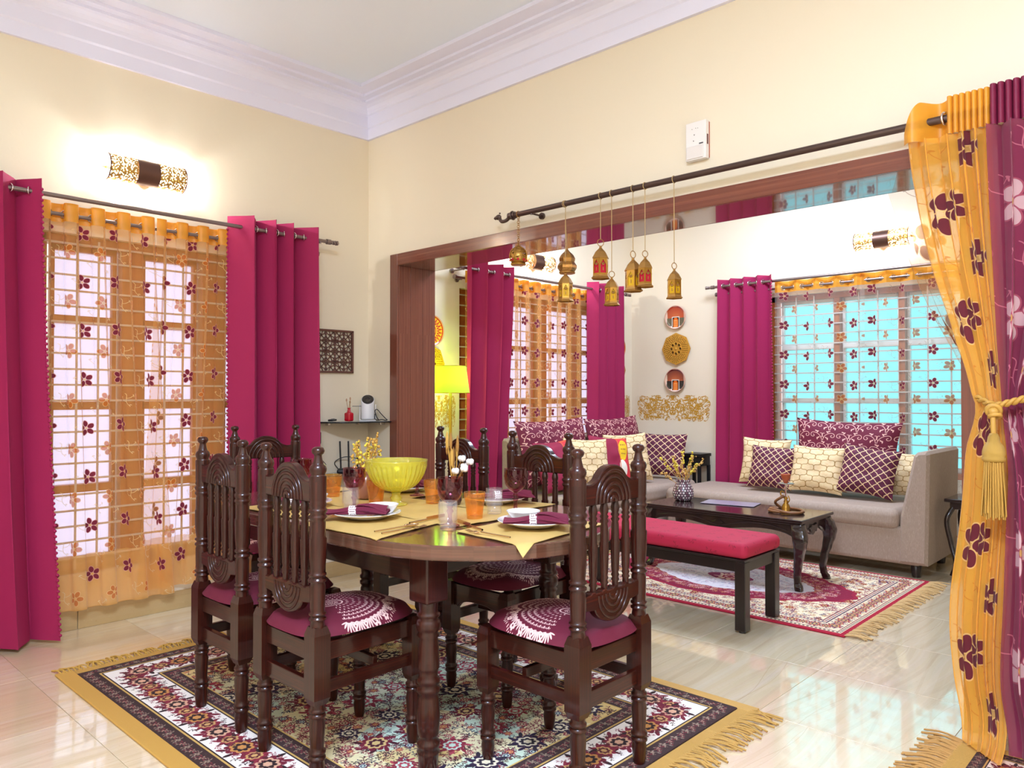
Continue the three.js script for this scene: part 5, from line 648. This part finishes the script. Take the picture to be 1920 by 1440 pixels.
cushion('cream ogee cushion in the middle of the far divan between two lattice ones', 0.44, 0.38, 0.14, ogeeM, [2.215, 0.508, -2.80], -0.02, 0.3, -0.02, gO);
cushion('cream ogee cushion tucked behind the raised end of the far divan', 0.36, 0.34, 0.12, ogeeM, [2.88, 0.515, -3.0], -0.1, 0.24, 0.0, gO);
cushion('cream ogee cushion in front of the corner scroll cushion on the left sofa', 0.47, 0.44, 0.14, ogeeM, [0.72, 0.512, -2.40], q - 0.35, 0.26, 0.02, gO);
cushion('cream ogee cushion half hidden behind a far side chair on the left sofa', 0.44, 0.42, 0.14, ogeeM, [0.76, 0.512, -1.72], q - 0.3, 0.26, -0.05, gO);
cushion('maroon cushion with a yellow and red panel beside the cream one on the left sofa', 0.44, 0.42, 0.14, figM, [0.77, 0.512, -2.03], q - 0.2, 0.28, -0.1, gF);
cushion('maroon cushion with a yellow panel at the near end of the left sofa', 0.44, 0.42, 0.14, figM, [0.74, 0.512, -1.40], q - 0.1, 0.3, 0.05, gF);
// ---------- side tables ----------
{ const t = thing('side_table', 'small black side table in the corner beyond the lattice cushion', 'side table', [0.865, 0, -3.30]);
  part('tabletop', box(0.20, 0.03, 0.22, 0, 0.715, 0, 0.004), black, t); part('apron', box(0.18, 0.09, 0.2, 0, 0.655, 0, 0.003), black, t); for (const [x, z] of [[-0.08, -0.09], [0.08, -0.09], [-0.08, 0.09], [0.08, 0.09]]) part('leg', box(0.028, 0.615, 0.028, x, 0.3075, z, 0.003), black, t); }
{ const t = thing('side_table', 'dark wood side table with curved legs just right of the raised divan end', 'side table', [3.40, 0, -2.84]);
  part('tabletop', box(0.40, 0.025, 0.40, 0, 0.555, 0, 0.006), coffeeWood, t); part('apron', box(0.34, 0.05, 0.34, 0, 0.518, 0, 0.004), coffeeWood, t);
  for (const [sx, sz] of [[-1, -1], [1, -1], [-1, 1], [1, 1]]) part('leg', tube([[sx * 0.15, 0.51, sz * 0.15], [sx * 0.185, 0.42, sz * 0.185], [sx * 0.165, 0.25, sz * 0.165], [sx * 0.14, 0.10, sz * 0.14], [sx * 0.16, 0.018, sz * 0.16]], 0.018, 24, 8), coffeeWood, t); }
// ---------- floor lamp ----------
{ const t = thing('floor_lamp', 'slim floor lamp with a glowing yellow green drum shade behind the timber jamb', 'floor lamp', [0.235, 0, -0.615]), pole = M('#c9a02c', 0.35, { metalness: 0.6 });
  part('base', lathe([[0, 0], [0.12, 0], [0.122, 0.01], [0.1, 0.02], [0.02, 0.03], [0, 0.03]], 28), pole, t); part('pole', rod([0, 0.02, 0], [0, 1.36, 0], 0.012, 12), pole, t);
  part('shade', [lathe([[0.150, 1.318], [0.122, 1.528]], 40), lathe([[0.147, 1.318], [0.119, 1.528]], 40)], new THREE.MeshPhysicalMaterial({ color: '#b4e23c', roughness: 0.9, transmission: 0.22, thickness: 0, side: THREE.DoubleSide, emissive: new THREE.Color('#b4ff10'), emissiveIntensity: 0.22 }), t, 'glowing yellow green fabric shade');
  part('shade_ring', [ring(0.149, 0.003, 0, 1.318, 0, PI / 2, 0, 36, 6), ring(0.121, 0.003, 0, 1.528, 0, PI / 2, 0, 36, 6), rod([-0.12, 1.52, 0], [0.12, 1.52, 0], 0.0025, 6)], pole, t);
  part('socket', rod([0, 1.345, 0], [0, 1.40, 0], 0.017, 12), chrome, t); part('bulb', ball(0.03, 0, 1.43, 0, 14, 1, 1.2), new THREE.MeshStandardMaterial({ color: '#ffffff', emissive: new THREE.Color('#f4ff9a'), emissiveIntensity: 3 }), t); part('pull_chain', tube([[0.02, 1.35, 0.01], [0.0, 1.2, 0.03], [-0.03, 1.03, 0.03]], 0.0018, 12, 4), steel, t);
  const l = new THREE.PointLight(new THREE.Color().setRGB(0.80, 1.0, 0.16), L.lamp, 0, 2); l.position.set(0, 1.43, 0); l.castShadow = true; t.add(l); }

// ---------- lanterns hanging from the long rod ----------
const brassDark = M('#b88a4a', 0.45, { metalness: 0.8, bumpMap: tex(noiseC, 16, 16, false), bumpScale: 0.001 });
const glassY = M('#ffd81c', 0.55, { transmission: 0.5, thickness: 0, specularIntensity: 0.6 }), glassR = M('#ee1c44', 0.55, { transmission: 0.5, thickness: 0, specularIntensity: 0.6 }), cordMat = M('#b99a68', 0.8);
function hexPrism(pts) { return new THREE.LatheGeometry(pts.map((p) => V2(Math.max(1e-4, p[0]), p[1])), 6).toNonIndexed(); }
function lantern(label, x, yTop, yBot, glass, turn, cord = true) {
  const H = yTop - yBot, R = H * 0.235, t = thing('hanging_lantern', label, 'lantern', [x, yBot, 0.10], turn, 'brass lanterns hanging on the rod'), hb = 0.115 * H, hm = 0.62 * H, ap = R * 0.866, side = R;
  const base = hexPrism([[R * 1.25, 0], [R * 1.3, 0.025 * H], [R * 1.12, 0.06 * H], [R * 1.05, hb], [0, hb]]); base.computeVertexNormals(); part('base', base, brassDark, t);
  const roof = hexPrism([[R * 1.12, hm], [R * 1.14, hm + 0.02 * H], [R * 0.98, hm + 0.09 * H], [R * 0.72, hm + 0.2 * H], [R * 0.3, hm + 0.30 * H], [R * 0.14, hm + 0.335 * H], [0, hm + 0.335 * H]]); roof.computeVertexNormals(); const rf = part('roof', roof, brassDark, t); part('knob', lathe([[R * 0.12, hm + 0.325 * H], [R * 0.2, hm + 0.35 * H], [R * 0.13, hm + 0.38 * H], [0, hm + 0.40 * H]], 12), brassDark, rf);
  for (let k = 0; k < 6; k++) { const a = (k + 0.5) / 6 * TAU, s = shapeOf([[-side / 2, hb], [side / 2, hb], [side / 2, hm], [-side / 2, hm]]), w = side * 0.39, y0 = hb + 0.05 * H, y1 = hm - 0.19 * H, ho = new THREE.Path(); ho.moveTo(-w, y0); ho.lineTo(w, y0); ho.lineTo(w, y1); ho.quadraticCurveTo(w * 0.5, y1 + 0.03 * H, w * 0.55, y1 + 0.06 * H); ho.quadraticCurveTo(w * 0.3, y1 + 0.09 * H, 0, y1 + 0.15 * H); ho.quadraticCurveTo(-w * 0.3, y1 + 0.09 * H, -w * 0.55, y1 + 0.06 * H); ho.quadraticCurveTo(-w * 0.5, y1 + 0.03 * H, -w, y1); ho.closePath(); s.holes.push(ho);
    const g = new THREE.ExtrudeGeometry(s, { depth: 0.004, bevelEnabled: false, curveSegments: 5 }); g.translate(0, 0, ap - 0.002); g.rotateY(a); const fr = part('side_frame', g, brass, t); const pg = new THREE.BoxGeometry(side * 0.85, hm - hb - 0.02 * H, 0.0015); pg.translate(0, (hb + hm) / 2, ap - 0.006); pg.rotateY(a); part('glass', pg, glass, fr); const fl = ring(0.012 * H + 0.003, 0.003, 0, 0, ap, 0, 0, 8, 5); fl.translate(0, y1 + 0.01 * H, 0); fl.rotateY(a); part('filigree', [fl, tr(new THREE.BoxGeometry(0.004, 0.1 * H, 0.003), 0, y0 + 0.12 * H, ap).rotateY(a)], brassDark, fr); }
  const rr = 0.105 * H; part('ring', ring(rr, 0.0022, 0, hm + 0.385 * H + rr, 0, 0, 0.6, 24, 6), brassDark, t);
  part('cord', [rod([0, hm + 0.385 * H + 2 * rr - 0.002, 0], [0, 2.388 - yBot, 0], 0.0022, 6), ring(0.0175, 0.0022, 0, 2.372 - yBot, 0, 0, PI / 2 - turn, 18, 6)], cordMat, t); return t;
}
lantern('brass lantern with yellow glass below the pear shaped one', 1.985, 1.982, 1.823, glassY, 0.2);
lantern('brass lantern with red glass hanging highest of the arched lanterns', 2.228, 2.100, 1.924, glassR, 0.5);
lantern('brass lantern with yellow glass hanging lowest, right of the high red one', 2.301, 1.925, 1.775, glassY, 0.35);
lantern('large brass lantern with bright yellow glass in front of a red one', 2.436, 2.010, 1.836, glassY, 0.8);
lantern('brass lantern with red glass partly behind the large yellow one', 2.510, 2.006, 1.852, glassR, 0.55);
lantern('brass lantern with yellow glass at the right end of the row, above the painted plates', 2.680, 1.925, 1.779, glassY, 0.65);
{ const t = thing('hanging_lantern', 'pierced bell shaped brass lantern on a chain at the rod end', 'lantern', [1.626, 2.068, 0.10], 0.3, 'brass lanterns hanging on the rod');
  part('base', lathe([[0, 0], [0.047, 0], [0.049, 0.006], [0.044, 0.016], [0, 0.016]], 8), brass, t); part('body', lathe([[0.040, 0.016], [0.046, 0.022], [0.054, 0.04], [0.053, 0.062], [0.045, 0.085], [0.03, 0.102], [0.012, 0.112], [0.006, 0.12], [0.004, 0.13], [0, 0.13]], 8), M('#c09248', 0.38, { metalness: 0.8, alphaMap: tex(perfC, 3, 9, false), alphaTest: 0.4, side: THREE.DoubleSide }), t); part('rib', [0, 1, 2, 3, 4, 5, 6, 7].map((k) => tube([[0.044, 0.02], [0.055, 0.042], [0.046, 0.086], [0.013, 0.113]].map(([r, y]) => [Math.cos(k / 8 * TAU) * r, y, Math.sin(k / 8 * TAU) * r]), 0.0022, 12, 5)), brass, t);
  part('jewel', [0, 1, 2, 3, 4, 5, 6, 7].map((k) => ball(0.008, Math.cos((k + 0.5) / 8 * TAU) * 0.047, 0.03, Math.sin((k + 0.5) / 8 * TAU) * 0.047, 8)), glassR, t);
  const ch = []; for (let k = 0; k < 13; k++) ch.push(ring(0.0085, 0.0017, 0, 0.138 + k * 0.0132, 0, 0, k % 2 ? 0 : PI / 2, 12, 5)); part('chain', ch, brassDark, t); part('hook', ring(0.018, 0.002, 0, 2.372 - 2.068, 0, 0, PI / 2 - 0.3, 18, 6), brassDark, t); }
{ const t = thing('hanging_lantern', 'pear shaped brass lantern with dark facets above a yellow arched one', 'lantern', [1.968, 1.985, 0.065], 0.2, 'brass lanterns hanging on the rod');
  part('base', lathe([[0, 0], [0.046, 0], [0.048, 0.008], [0.04, 0.014], [0, 0.014]], 8), brassDark, t); const b = hexPrism([[0.044, 0.014], [0.054, 0.03], [0.055, 0.045], [0.042, 0.065], [0.046, 0.085], [0.036, 0.105], [0.012, 0.128], [0.004, 0.14], [0, 0.142]]); b.computeVertexNormals(); part('body', b, M('#b07c40', 0.3, { metalness: 0.8, alphaMap: tex(perfC, 4, 2, false), alphaTest: 0.35, side: THREE.DoubleSide }), t); part('glass', lathe([[0.035, 0.016], [0.046, 0.035], [0.034, 0.062], [0.036, 0.085], [0.02, 0.11], [0, 0.115]], 12), glassY, t); part('knob', ball(0.006, 0, 0.142, 0, 8), brassDark, t); part('cord', [tube([[0, 0.146, 0], [0.002, 0.25, 0.018], [0, 0.372, 0.0195]], 0.002, 14, 5), ring(0.0175, 0.0022, 0, 0.387, 0.035, 0, PI / 2 - 0.2, 16, 5)], cordMat, t); }

// ---------- things on the walls ----------
{ const t = thing('intercom', 'white wall intercom box high on the cream wall above the wide opening', 'intercom', [2.765, 2.562, 0]);
  part('housing', box(0.112, 0.19, 0.034, 0, 0, 0.019, 0.004), M('#efe7e0', 0.4), t); part('cover', box(0.092, 0.062, 0.008, -0.004, -0.058, 0.038, 0.003), M('#e6dcd4', 0.35), t); part('back_plate', box(0.104, 0.178, 0.006, 0.006, 0, 0.003, 0.001), M('#b05a3c', 0.5), t); part('slot', box(0.004, 0.05, 0.012, 0.0555, 0.0, 0.02, 0.001), M('#5a1410', 0.5), t); part('indicator', [ball(0.003, -0.008, 0.03, 0.036, 6), ball(0.003, -0.012, -0.0, 0.036, 6), ball(0.002, 0.012, 0.06, 0.036, 6), ball(0.002, -0.02, 0.06, 0.036, 6), ball(0.002, 0.0, 0.062, 0.036, 6)], M('#8a7f78', 0.4), t); part('name_mark', box(0.022, 0.006, 0.001, 0.03, -0.018, 0.0365, 0), M('#4a4648', 0.5), t); }
{ // carved lattice: rings and bars inside a frame; local plane z = 0
  const t = thing('lattice_panel', 'square dark wood lattice panel of interlaced arcs between curtain and room corner', 'wall panel', [0.012, 1.615, 0.298], PI / 2), w = M('#6a4034', 0.45), S = 0.155;
  part('frame', [box(2 * S, 0.014, 0.02, 0, S - 0.007, 0, 0.002), box(2 * S, 0.014, 0.02, 0, -S + 0.007, 0, 0.002), box(0.014, 2 * S, 0.02, S - 0.007, 0, 0, 0.002), box(0.014, 2 * S, 0.02, -S + 0.007, 0, 0, 0.002)], w, t);
  const arcs = [], seg = (f, n) => { let run = []; for (let i = 0; i <= n; i++) { const [x, y] = f(i / n); if (Math.abs(x) < S - 0.008 && Math.abs(y) < S - 0.008) run.push(V3(x, y, 0)); else { if (run.length > 3) arcs.push(run); run = []; } } if (run.length > 3) arcs.push(run); };
  for (let i = -2; i <= 2; i++) for (let j = -2; j <= 2; j++) if ((i + j) % 2 === 0) { for (const r of [0.05, 0.085]) seg((k) => [i * 0.075 + Math.cos(k * TAU) * r, j * 0.075 + Math.sin(k * TAU) * r], 40); for (let a = 0; a < 8; a++) seg((k) => [i * 0.075 + Math.cos(a / 8 * TAU) * lerp(0, 0.085, k), j * 0.075 + Math.sin(a / 8 * TAU) * lerp(0, 0.085, k)], 14); }
  part('fretwork', arcs.map((r) => new THREE.TubeGeometry(new THREE.CatmullRomCurve3(r), Math.max(4, r.length), 0.0032, 4).scale(1, 1, 1.9)), w, t).userData.kind = 'stuff'; }
const doorC = (dark) => canvas(512, 512, (x, w, h) => {   // painted arched doorway
  x.fillStyle = '#e8c8b0'; x.fillRect(0, 0, w, h); const g = x.createRadialGradient(256, 330, 60, 256, 300, 300); g.addColorStop(0, '#d2582c'); g.addColorStop(1, dark ? '#5a1420' : '#a82418'); x.fillStyle = g; x.fillRect(50, 20, 412, 300); x.strokeStyle = '#f0b878'; x.lineWidth = 2; for (let r = 60; r < 260; r += 22) { x.beginPath(); x.arc(256, 300, r, PI, TAU); x.stroke(); } for (let k = 0; k < 26; k++) { x.beginPath(); x.moveTo(256, 300); x.lineTo(256 + Math.cos(PI + k / 25 * PI) * 260, 300 + Math.sin(PI + k / 25 * PI) * 260); x.stroke(); }
  x.fillStyle = dark ? '#3c3a30' : '#6e6850'; x.fillRect(40, 270, 432, 180); speckle(x, w, 470, 260, ['#e8e0c8', '#2c2a24'], 3, 8, 0.6); x.fillStyle = '#f4ead8'; x.fillRect(160, 240, 192, 240); x.fillStyle = '#3a2a20'; x.fillRect(176, 256, 160, 230); x.fillStyle = '#ee6a1c'; x.beginPath(); x.moveTo(196, 480); x.lineTo(196, 330); x.quadraticCurveTo(200, 262, 256, 262); x.quadraticCurveTo(312, 262, 316, 330); x.lineTo(316, 480); x.fill(); x.strokeStyle = '#ffd27a'; x.lineWidth = 5; x.strokeRect(212, 330, 88, 130); x.beginPath(); x.moveTo(256, 270); x.lineTo(256, 476); x.stroke(); for (let y = 320; y < 470; y += 30) { x.beginPath(); x.moveTo(206, y); x.lineTo(306, y); x.stroke(); } x.fillStyle = '#f4ead8'; x.fillRect(0, 478, w, 40); });
const sunC = canvas(512, 512, (x, w, h) => { x.fillStyle = '#f2b41c'; x.fillRect(0, 0, w, h); x.strokeStyle = '#c8281c'; x.lineWidth = 14; for (let k = 0; k < 22; k++) { const a = k / 22 * TAU, b = (k + 0.5) / 22 * TAU; x.beginPath(); x.moveTo(256 + Math.cos(a) * 130, 256 + Math.sin(a) * 130); x.lineTo(256 + Math.cos(b) * 215, 256 + Math.sin(b) * 215); x.lineTo(256 + Math.cos(a + TAU / 22) * 130, 256 + Math.sin(a + TAU / 22) * 130); x.stroke(); } x.beginPath(); x.arc(256, 256, 100, 0, TAU); x.stroke(); x.beginPath(); x.arc(256, 256, 236, 0, TAU); x.stroke(); x.fillStyle = '#d8482a'; x.beginPath(); x.arc(256, 256, 62, 0, TAU); x.fill(); });
function platePlanar(g, r) { const p = g.attributes.position, uv = g.attributes.uv; for (let i = 0; i < p.count; i++) uv.setXY(i, 0.5 + p.getX(i) / r * 0.5, 0.5 + p.getY(i) / r * 0.5); return g; }
function wallPlate(label, r, c, pos, turn) { const t = thing('wall_plate', label, 'decorative plate', pos, turn, 'round painted plates on the living room walls'), g = lathe([[0, 0.02], [r * 0.8, 0.02], [r * 0.92, 0.026], [r, 0.032], [r, 0.027], [r * 0.9, 0.016], [r * 0.3, 0.008], [0, 0.008]], 40); g.rotateX(PI / 2); part('dish', platePlanar(g, r), M('#ffffff', 0.2, { map: tex(c), clearcoat: 0.6 }), t); part('rim', ring(r, 0.004, 0, 0, 0.031, 0, 0, 40, 6), M('#d9a088', 0.3), t); part('hanger', box(0.05, 0.05, 0.012, 0, 0, 0.006, 0.003), black, t); }
function octPlate(label, r, pos, turn, c1 = '#d9a440') {
  const t = thing('wall_plaque', label, 'wall plaque', pos, turn, 'pierced octagonal plaques on the living room walls'), m = M(c1, 0.4, { metalness: 0.5 }), O = (k, rr) => [Math.cos(k / 8 * TAU + PI / 2) * rr, Math.sin(k / 8 * TAU + PI / 2) * rr], sh = shapeOf([0, 1, 2, 3, 4, 5, 6, 7].map((k) => O(k, r)));
  const inside = (x, y, rr) => { for (let k = 0; k < 8; k++) { const a = (k + 0.5) / 8 * TAU + PI / 2; if (x * Math.cos(a) + y * Math.sin(a) > rr * 0.924) return false; } return true; };
  for (let R2 = r * 0.50; R2 < r * 0.9; R2 += r * 0.105) { const n = Math.round(R2 / r * 50); for (let k = 0; k < n; k++) { const a = (k + (Math.round(R2 / r * 20) % 2) * 0.5) / n * TAU, x = Math.cos(a) * R2, y = Math.sin(a) * R2; if (!inside(x, y, r * 0.88)) continue; const p = new THREE.Path(), s = r * 0.034; for (let j = 0; j < 5; j++) { const b = a + j / 5 * TAU; j ? p.lineTo(x + Math.cos(b) * s, y + Math.sin(b) * s) : p.moveTo(x + Math.cos(b) * s, y + Math.sin(b) * s); } p.closePath(); sh.holes.push(p); } }
  for (let k = 0; k < 8; k++) { const a = k / 8 * TAU, p = new THREE.Path(), x = Math.cos(a) * r * 0.31, y = Math.sin(a) * r * 0.31; p.absellipse(x, y, r * 0.10, r * 0.072, 0, TAU, false, a); sh.holes.push(p); }
  part('plaque', new THREE.ExtrudeGeometry(sh, { depth: 0.012, bevelEnabled: false, curveSegments: 6 }).translate(0, 0, 0.014), m, t); part('rosette', [0, 1, 2, 3, 4, 5, 6, 7].map((k) => ring(r * 0.1, 0.003, Math.cos(k / 8 * TAU) * r * 0.31, Math.sin(k / 8 * TAU) * r * 0.31, 0.027, 0, 0, 14, 5)), m, t).userData.kind = 'stuff'; part('boss', [ball(r * 0.08, 0, 0, 0.026, 10, 1, 1, 0.4)], m, t); part('backing', box(r * 0.9, r * 0.9, 0.014, 0, 0, 0.007, 0.004), M('#5a3a14', 0.6), t); }
wallPlate('upper painted plate of an arched doorway on the far wall above the octagonal plaque', 0.118, doorC(false), [0.555, 2.10, ZF], 0);
octPlate('gold pierced octagonal plaque between two painted plates on the far wall', 0.165, [0.56, 1.775, ZF], 0);
wallPlate('lower painted plate of a doorway with dark stonework on the far wall', 0.118, doorC(true), [0.55, 1.453, ZF], 0);
wallPlate('yellow and red sunburst plate beside the timber jamb above the floor lamp', 0.125, sunC, [0, 1.82, -0.60], q);
octPlate('yellow pierced octagonal plaque behind the floor lamp shade', 0.155, [0, 1.555, -0.585], q, '#e0b41c');
wallPlate('red and orange sunburst plate by the corner right of the dark velvet curtain', 0.12, sunC, [0, 1.80, -3.17], q);
octPlate('bronze pierced octagonal plaque by the corner right of the dark velvet curtain', 0.15, [0, 1.565, -3.15], q, '#b98444');
// scrolling stencil painted on the walls: alpha cut from one thin skin on the plaster
const stenA = canvas(1024, 320, (x, w, h) => { x.fillStyle = '#000'; x.fillRect(0, 0, w, h); x.strokeStyle = x.fillStyle = '#fff'; x.lineCap = 'round'; for (let i = 0; i < 180; i++) { const X = rnd(18, w - 18), Y = rnd(16, h - 16), s = rnd(14, 34), r = rnd(6.3); x.save(); x.translate(X, Y); x.rotate(r); x.lineWidth = rnd(5, 9); x.beginPath(); x.arc(0, 0, s, 0, rnd(1.5, 3.8)); x.stroke(); if (i % 2) { x.beginPath(); x.ellipse(s, -6, 15, 6, rnd(2), 0, TAU); x.fill(); } if (i % 7 === 0) { x.beginPath(); x.moveTo(-s, 0); x.quadraticCurveTo(0, -s * 0.9, s, 0); x.quadraticCurveTo(0, s * 0.4, -s, 0); x.fill(); } x.restore(); } });
const stencilMat = M('#cf9a32', 0.5, { alphaMap: tex(stenA, 1, 1, false), alphaTest: 0.5, metalness: 0.2 });
function stencil(label, w, h, pos, turn) { const g = new THREE.BoxGeometry(w, h, 0.0015), m = single('wall_stencil', label, 'wall stencil', g, stencilMat, 'gold scroll stencils on the living room walls'); m.position.set(...pos); m.rotation.y = turn; }
stencil('gold scrollwork stencil on the far wall under the lower painted plate', 0.86, 0.265, [0.505, 1.168, ZF + 0.0012], 0); stencil('gold scrollwork stencil on the window wall behind the floor lamp', 0.36, 0.265, [0.0012, 1.168, -0.70], q); stencil('strip of gold scrollwork stencil by the corner right of the dark curtain', 0.2, 0.265, [0.0012, 1.168, -3.31], q);

// ---------- corner glass shelves and what stands on them ----------
const shelfGlass = M('#4c5a56', 0.06, { transmission: 0.6, thickness: 0.008, ior: 1.5 }), shelfEdge = M('#151515', 0.2);
function cornerShelf(label, y) { const t = thing('corner_shelf', label, 'shelf', [0, y, 0]), s = new THREE.Shape(), a = 0.30, b = 0.47; s.moveTo(0.001, 0.001); s.lineTo(a, 0.001); s.lineTo(a, 0.06); s.bezierCurveTo(a - 0.01, 0.2, a - 0.06, 0.32, a - 0.10, 0.37); s.bezierCurveTo(a - 0.15, 0.44, 0.09, b, 0.001, b); s.closePath(); const g = ext(s, 0.009, 0.001, 10); g.rotateX(PI / 2); g.translate(0, 0.0045, 0); part('glass', g, shelfGlass, t); part('edge', tube([[a, 0.0045, 0.004], [a, 0.0045, 0.06], [a - 0.03, 0.0045, 0.22], [a - 0.10, 0.0045, 0.37], [a - 0.18, 0.0045, 0.44], [0.09, 0.0045, b - 0.006], [0.004, 0.0045, b]], 0.0052, 40, 6), shelfEdge, t); for (const b of [box(0.04, 0.02, 0.02, 0.02, -0.010, 0.10, 0.004), box(0.02, 0.02, 0.04, 0.2, -0.010, 0.021, 0.004), box(0.04, 0.02, 0.02, 0.02, -0.010, 0.36, 0.004)]) part('bracket', b, chrome, t); return t; }
cornerShelf('upper smoked glass corner shelf holding a red bottle and a white camera', 1.105); cornerShelf('lower glass corner shelf holding the black router', 0.735);
const SY = 1.115;
{ const t = thing('security_camera', 'white cylindrical camera with a black face on the upper corner shelf', 'camera', [0.115, SY, 0.085], 0.93); part('stand', [box(0.12, 0.006, 0.085, 0, 0.003, 0, 0.002), box(0.006, 0.115, 0.02, -0.056, 0.06, 0, 0.002), box(0.006, 0.115, 0.02, 0.056, 0.06, 0, 0.002)], whiteGloss, t); const b = lathe([[0, -0.075], [0.044, -0.075], [0.048, -0.07], [0.048, 0.075], [0.045, 0.079], [0.043, 0.076], [0, 0.076]], 28); { const p = b.attributes.position; for (let i = 0; i < p.count; i++) if (p.getY(i) > 0) p.setY(i, p.getY(i) - 0.01 - p.getZ(i) * 0.75); b.computeVertexNormals(); } tr(b, 0, 0.085, 0); part('body', b, whiteGloss, t); const f = lathe([[0, 0.0775], [0.041, 0.0775], [0.043, 0.08], [0.02, 0.081], [0.017, 0.078], [0, 0.076]], 26); { const p = f.attributes.position; for (let i = 0; i < p.count; i++) p.setY(i, p.getY(i) - 0.01 - p.getZ(i) * 0.75); f.computeVertexNormals(); } tr(f, 0, 0.085, 0); part('lens_face', f, M('#2a2628', 0.2), t, 'black lens face'); part('arm', rod([-0.11, 0.105, 0.02], [-0.045, 0.105, 0.02], 0.002), black, t); }
{ const t = thing('bottle', 'small red glass bottle with dried twigs on the upper corner shelf', 'bottle', [0.155, SY, 0.275], 0.2); part('bottle_body', [box(0.052, 0.062, 0.052, 0, 0.032, 0, 0.012, 'y', 3), lathe([[0.022, 0.06], [0.012, 0.072], [0.010, 0.09], [0.015, 0.095], [0.012, 0.096], [0, 0.07]], 18)], M('#d8102c', 0.12, { transmission: 0.4, thickness: 0.01, clearcoat: 0.6 }), t); for (const [x, z, h] of [[0.012, 0, 0.155], [-0.014, 0.01, 0.145], [0.0, -0.01, 0.13]]) { const s = part('twig', tube([[0, 0.08, 0], [x * 0.4, h * 0.75, z], [x, h, z]], 0.0018, 8, 5), dryDark, t); part('bud', ball(0.006, x, h + 0.006, z, 8, 0.9, 1.9, 0.9), M('#b98c6a', 0.8), s); } }
{ const t = thing('remote_control', 'black remote control at the left end of the upper corner shelf', 'remote', [0.10, SY, 0.375], 0.75); part('case', box(0.034, 0.014, 0.13, 0, 0.010, 0, 0.006, 'z', 3), black, t); part('button', [0, 1, 2, 3].map((k) => tr(new THREE.CylinderGeometry(0.005, 0.005, 0.003, 10), 0, 0.0182, -0.045 + k * 0.022)), M('#4a4a4c', 0.5), t).userData.kind = 'stuff'; }
{ single('cable', 'black cable looped into a triangle on the right of the upper corner shelf', 'cable', tube([[0.20, SY + 0.006, 0.05], [0.18, SY + 0.03, 0.055], [0.17, SY + 0.075, 0.06], [0.185, SY + 0.082, 0.055], [0.215, SY + 0.05, 0.04], [0.25, SY + 0.016, 0.025], [0.262, SY + 0.007, 0.02], [0.25, SY + 0.005, 0.03], [0.23, SY + 0.010, 0.045], [0.20, SY + 0.005, 0.06], [0.175, SY + 0.014, 0.065], [0.17, SY + 0.05, 0.062]], 0.0032, 60, 6), black); }
{ const t = thing('router', 'black router with four upright antennas on the lower corner shelf', 'router', [0.135, 0.7455, 0.23], 0.9); part('case', box(0.21, 0.03, 0.13, 0, 0.017, 0, 0.012, 'x', 3), black, t); for (const [x, z, lean] of [[-0.085, -0.055, -0.04], [-0.03, -0.062, -0.02], [0.03, -0.062, 0.03], [0.088, -0.05, 0.16]]) { const g = box(0.012, 0.20, 0.008, 0, 0.10, 0, 0.003); g.rotateZ(-lean); part('antenna', tr(g, x, 0.025, z), black, t); } part('lead', tube([[-0.10, 0.02, -0.06], [-0.13, 0.07, -0.06], [-0.06, 0.11, -0.07], [0.04, 0.09, -0.07], [0.09, 0.04, -0.06], [0.0, 0.03, -0.07]], 0.003, 40, 5), black, t); }
{ const t = thing('power_adapter', 'black plug adapter on the wall beside the velvet curtain, under the shelf end', 'adapter', [0, 1.0, 0.452], q); part('body', box(0.045, 0.085, 0.035, 0, 0, 0.03, 0.006), black, t); part('socket_plate', box(0.075, 0.11, 0.01, 0, 0.015, 0.005, 0.003), whiteGloss, t); part('lead', tube([[0, -0.042, 0.03], [0.004, -0.08, 0.03], [0.02, -0.13, 0.03], [0.06, -0.19, 0.05]], 0.0025, 18, 5), black, t); }
renderer.render(scene, camera);
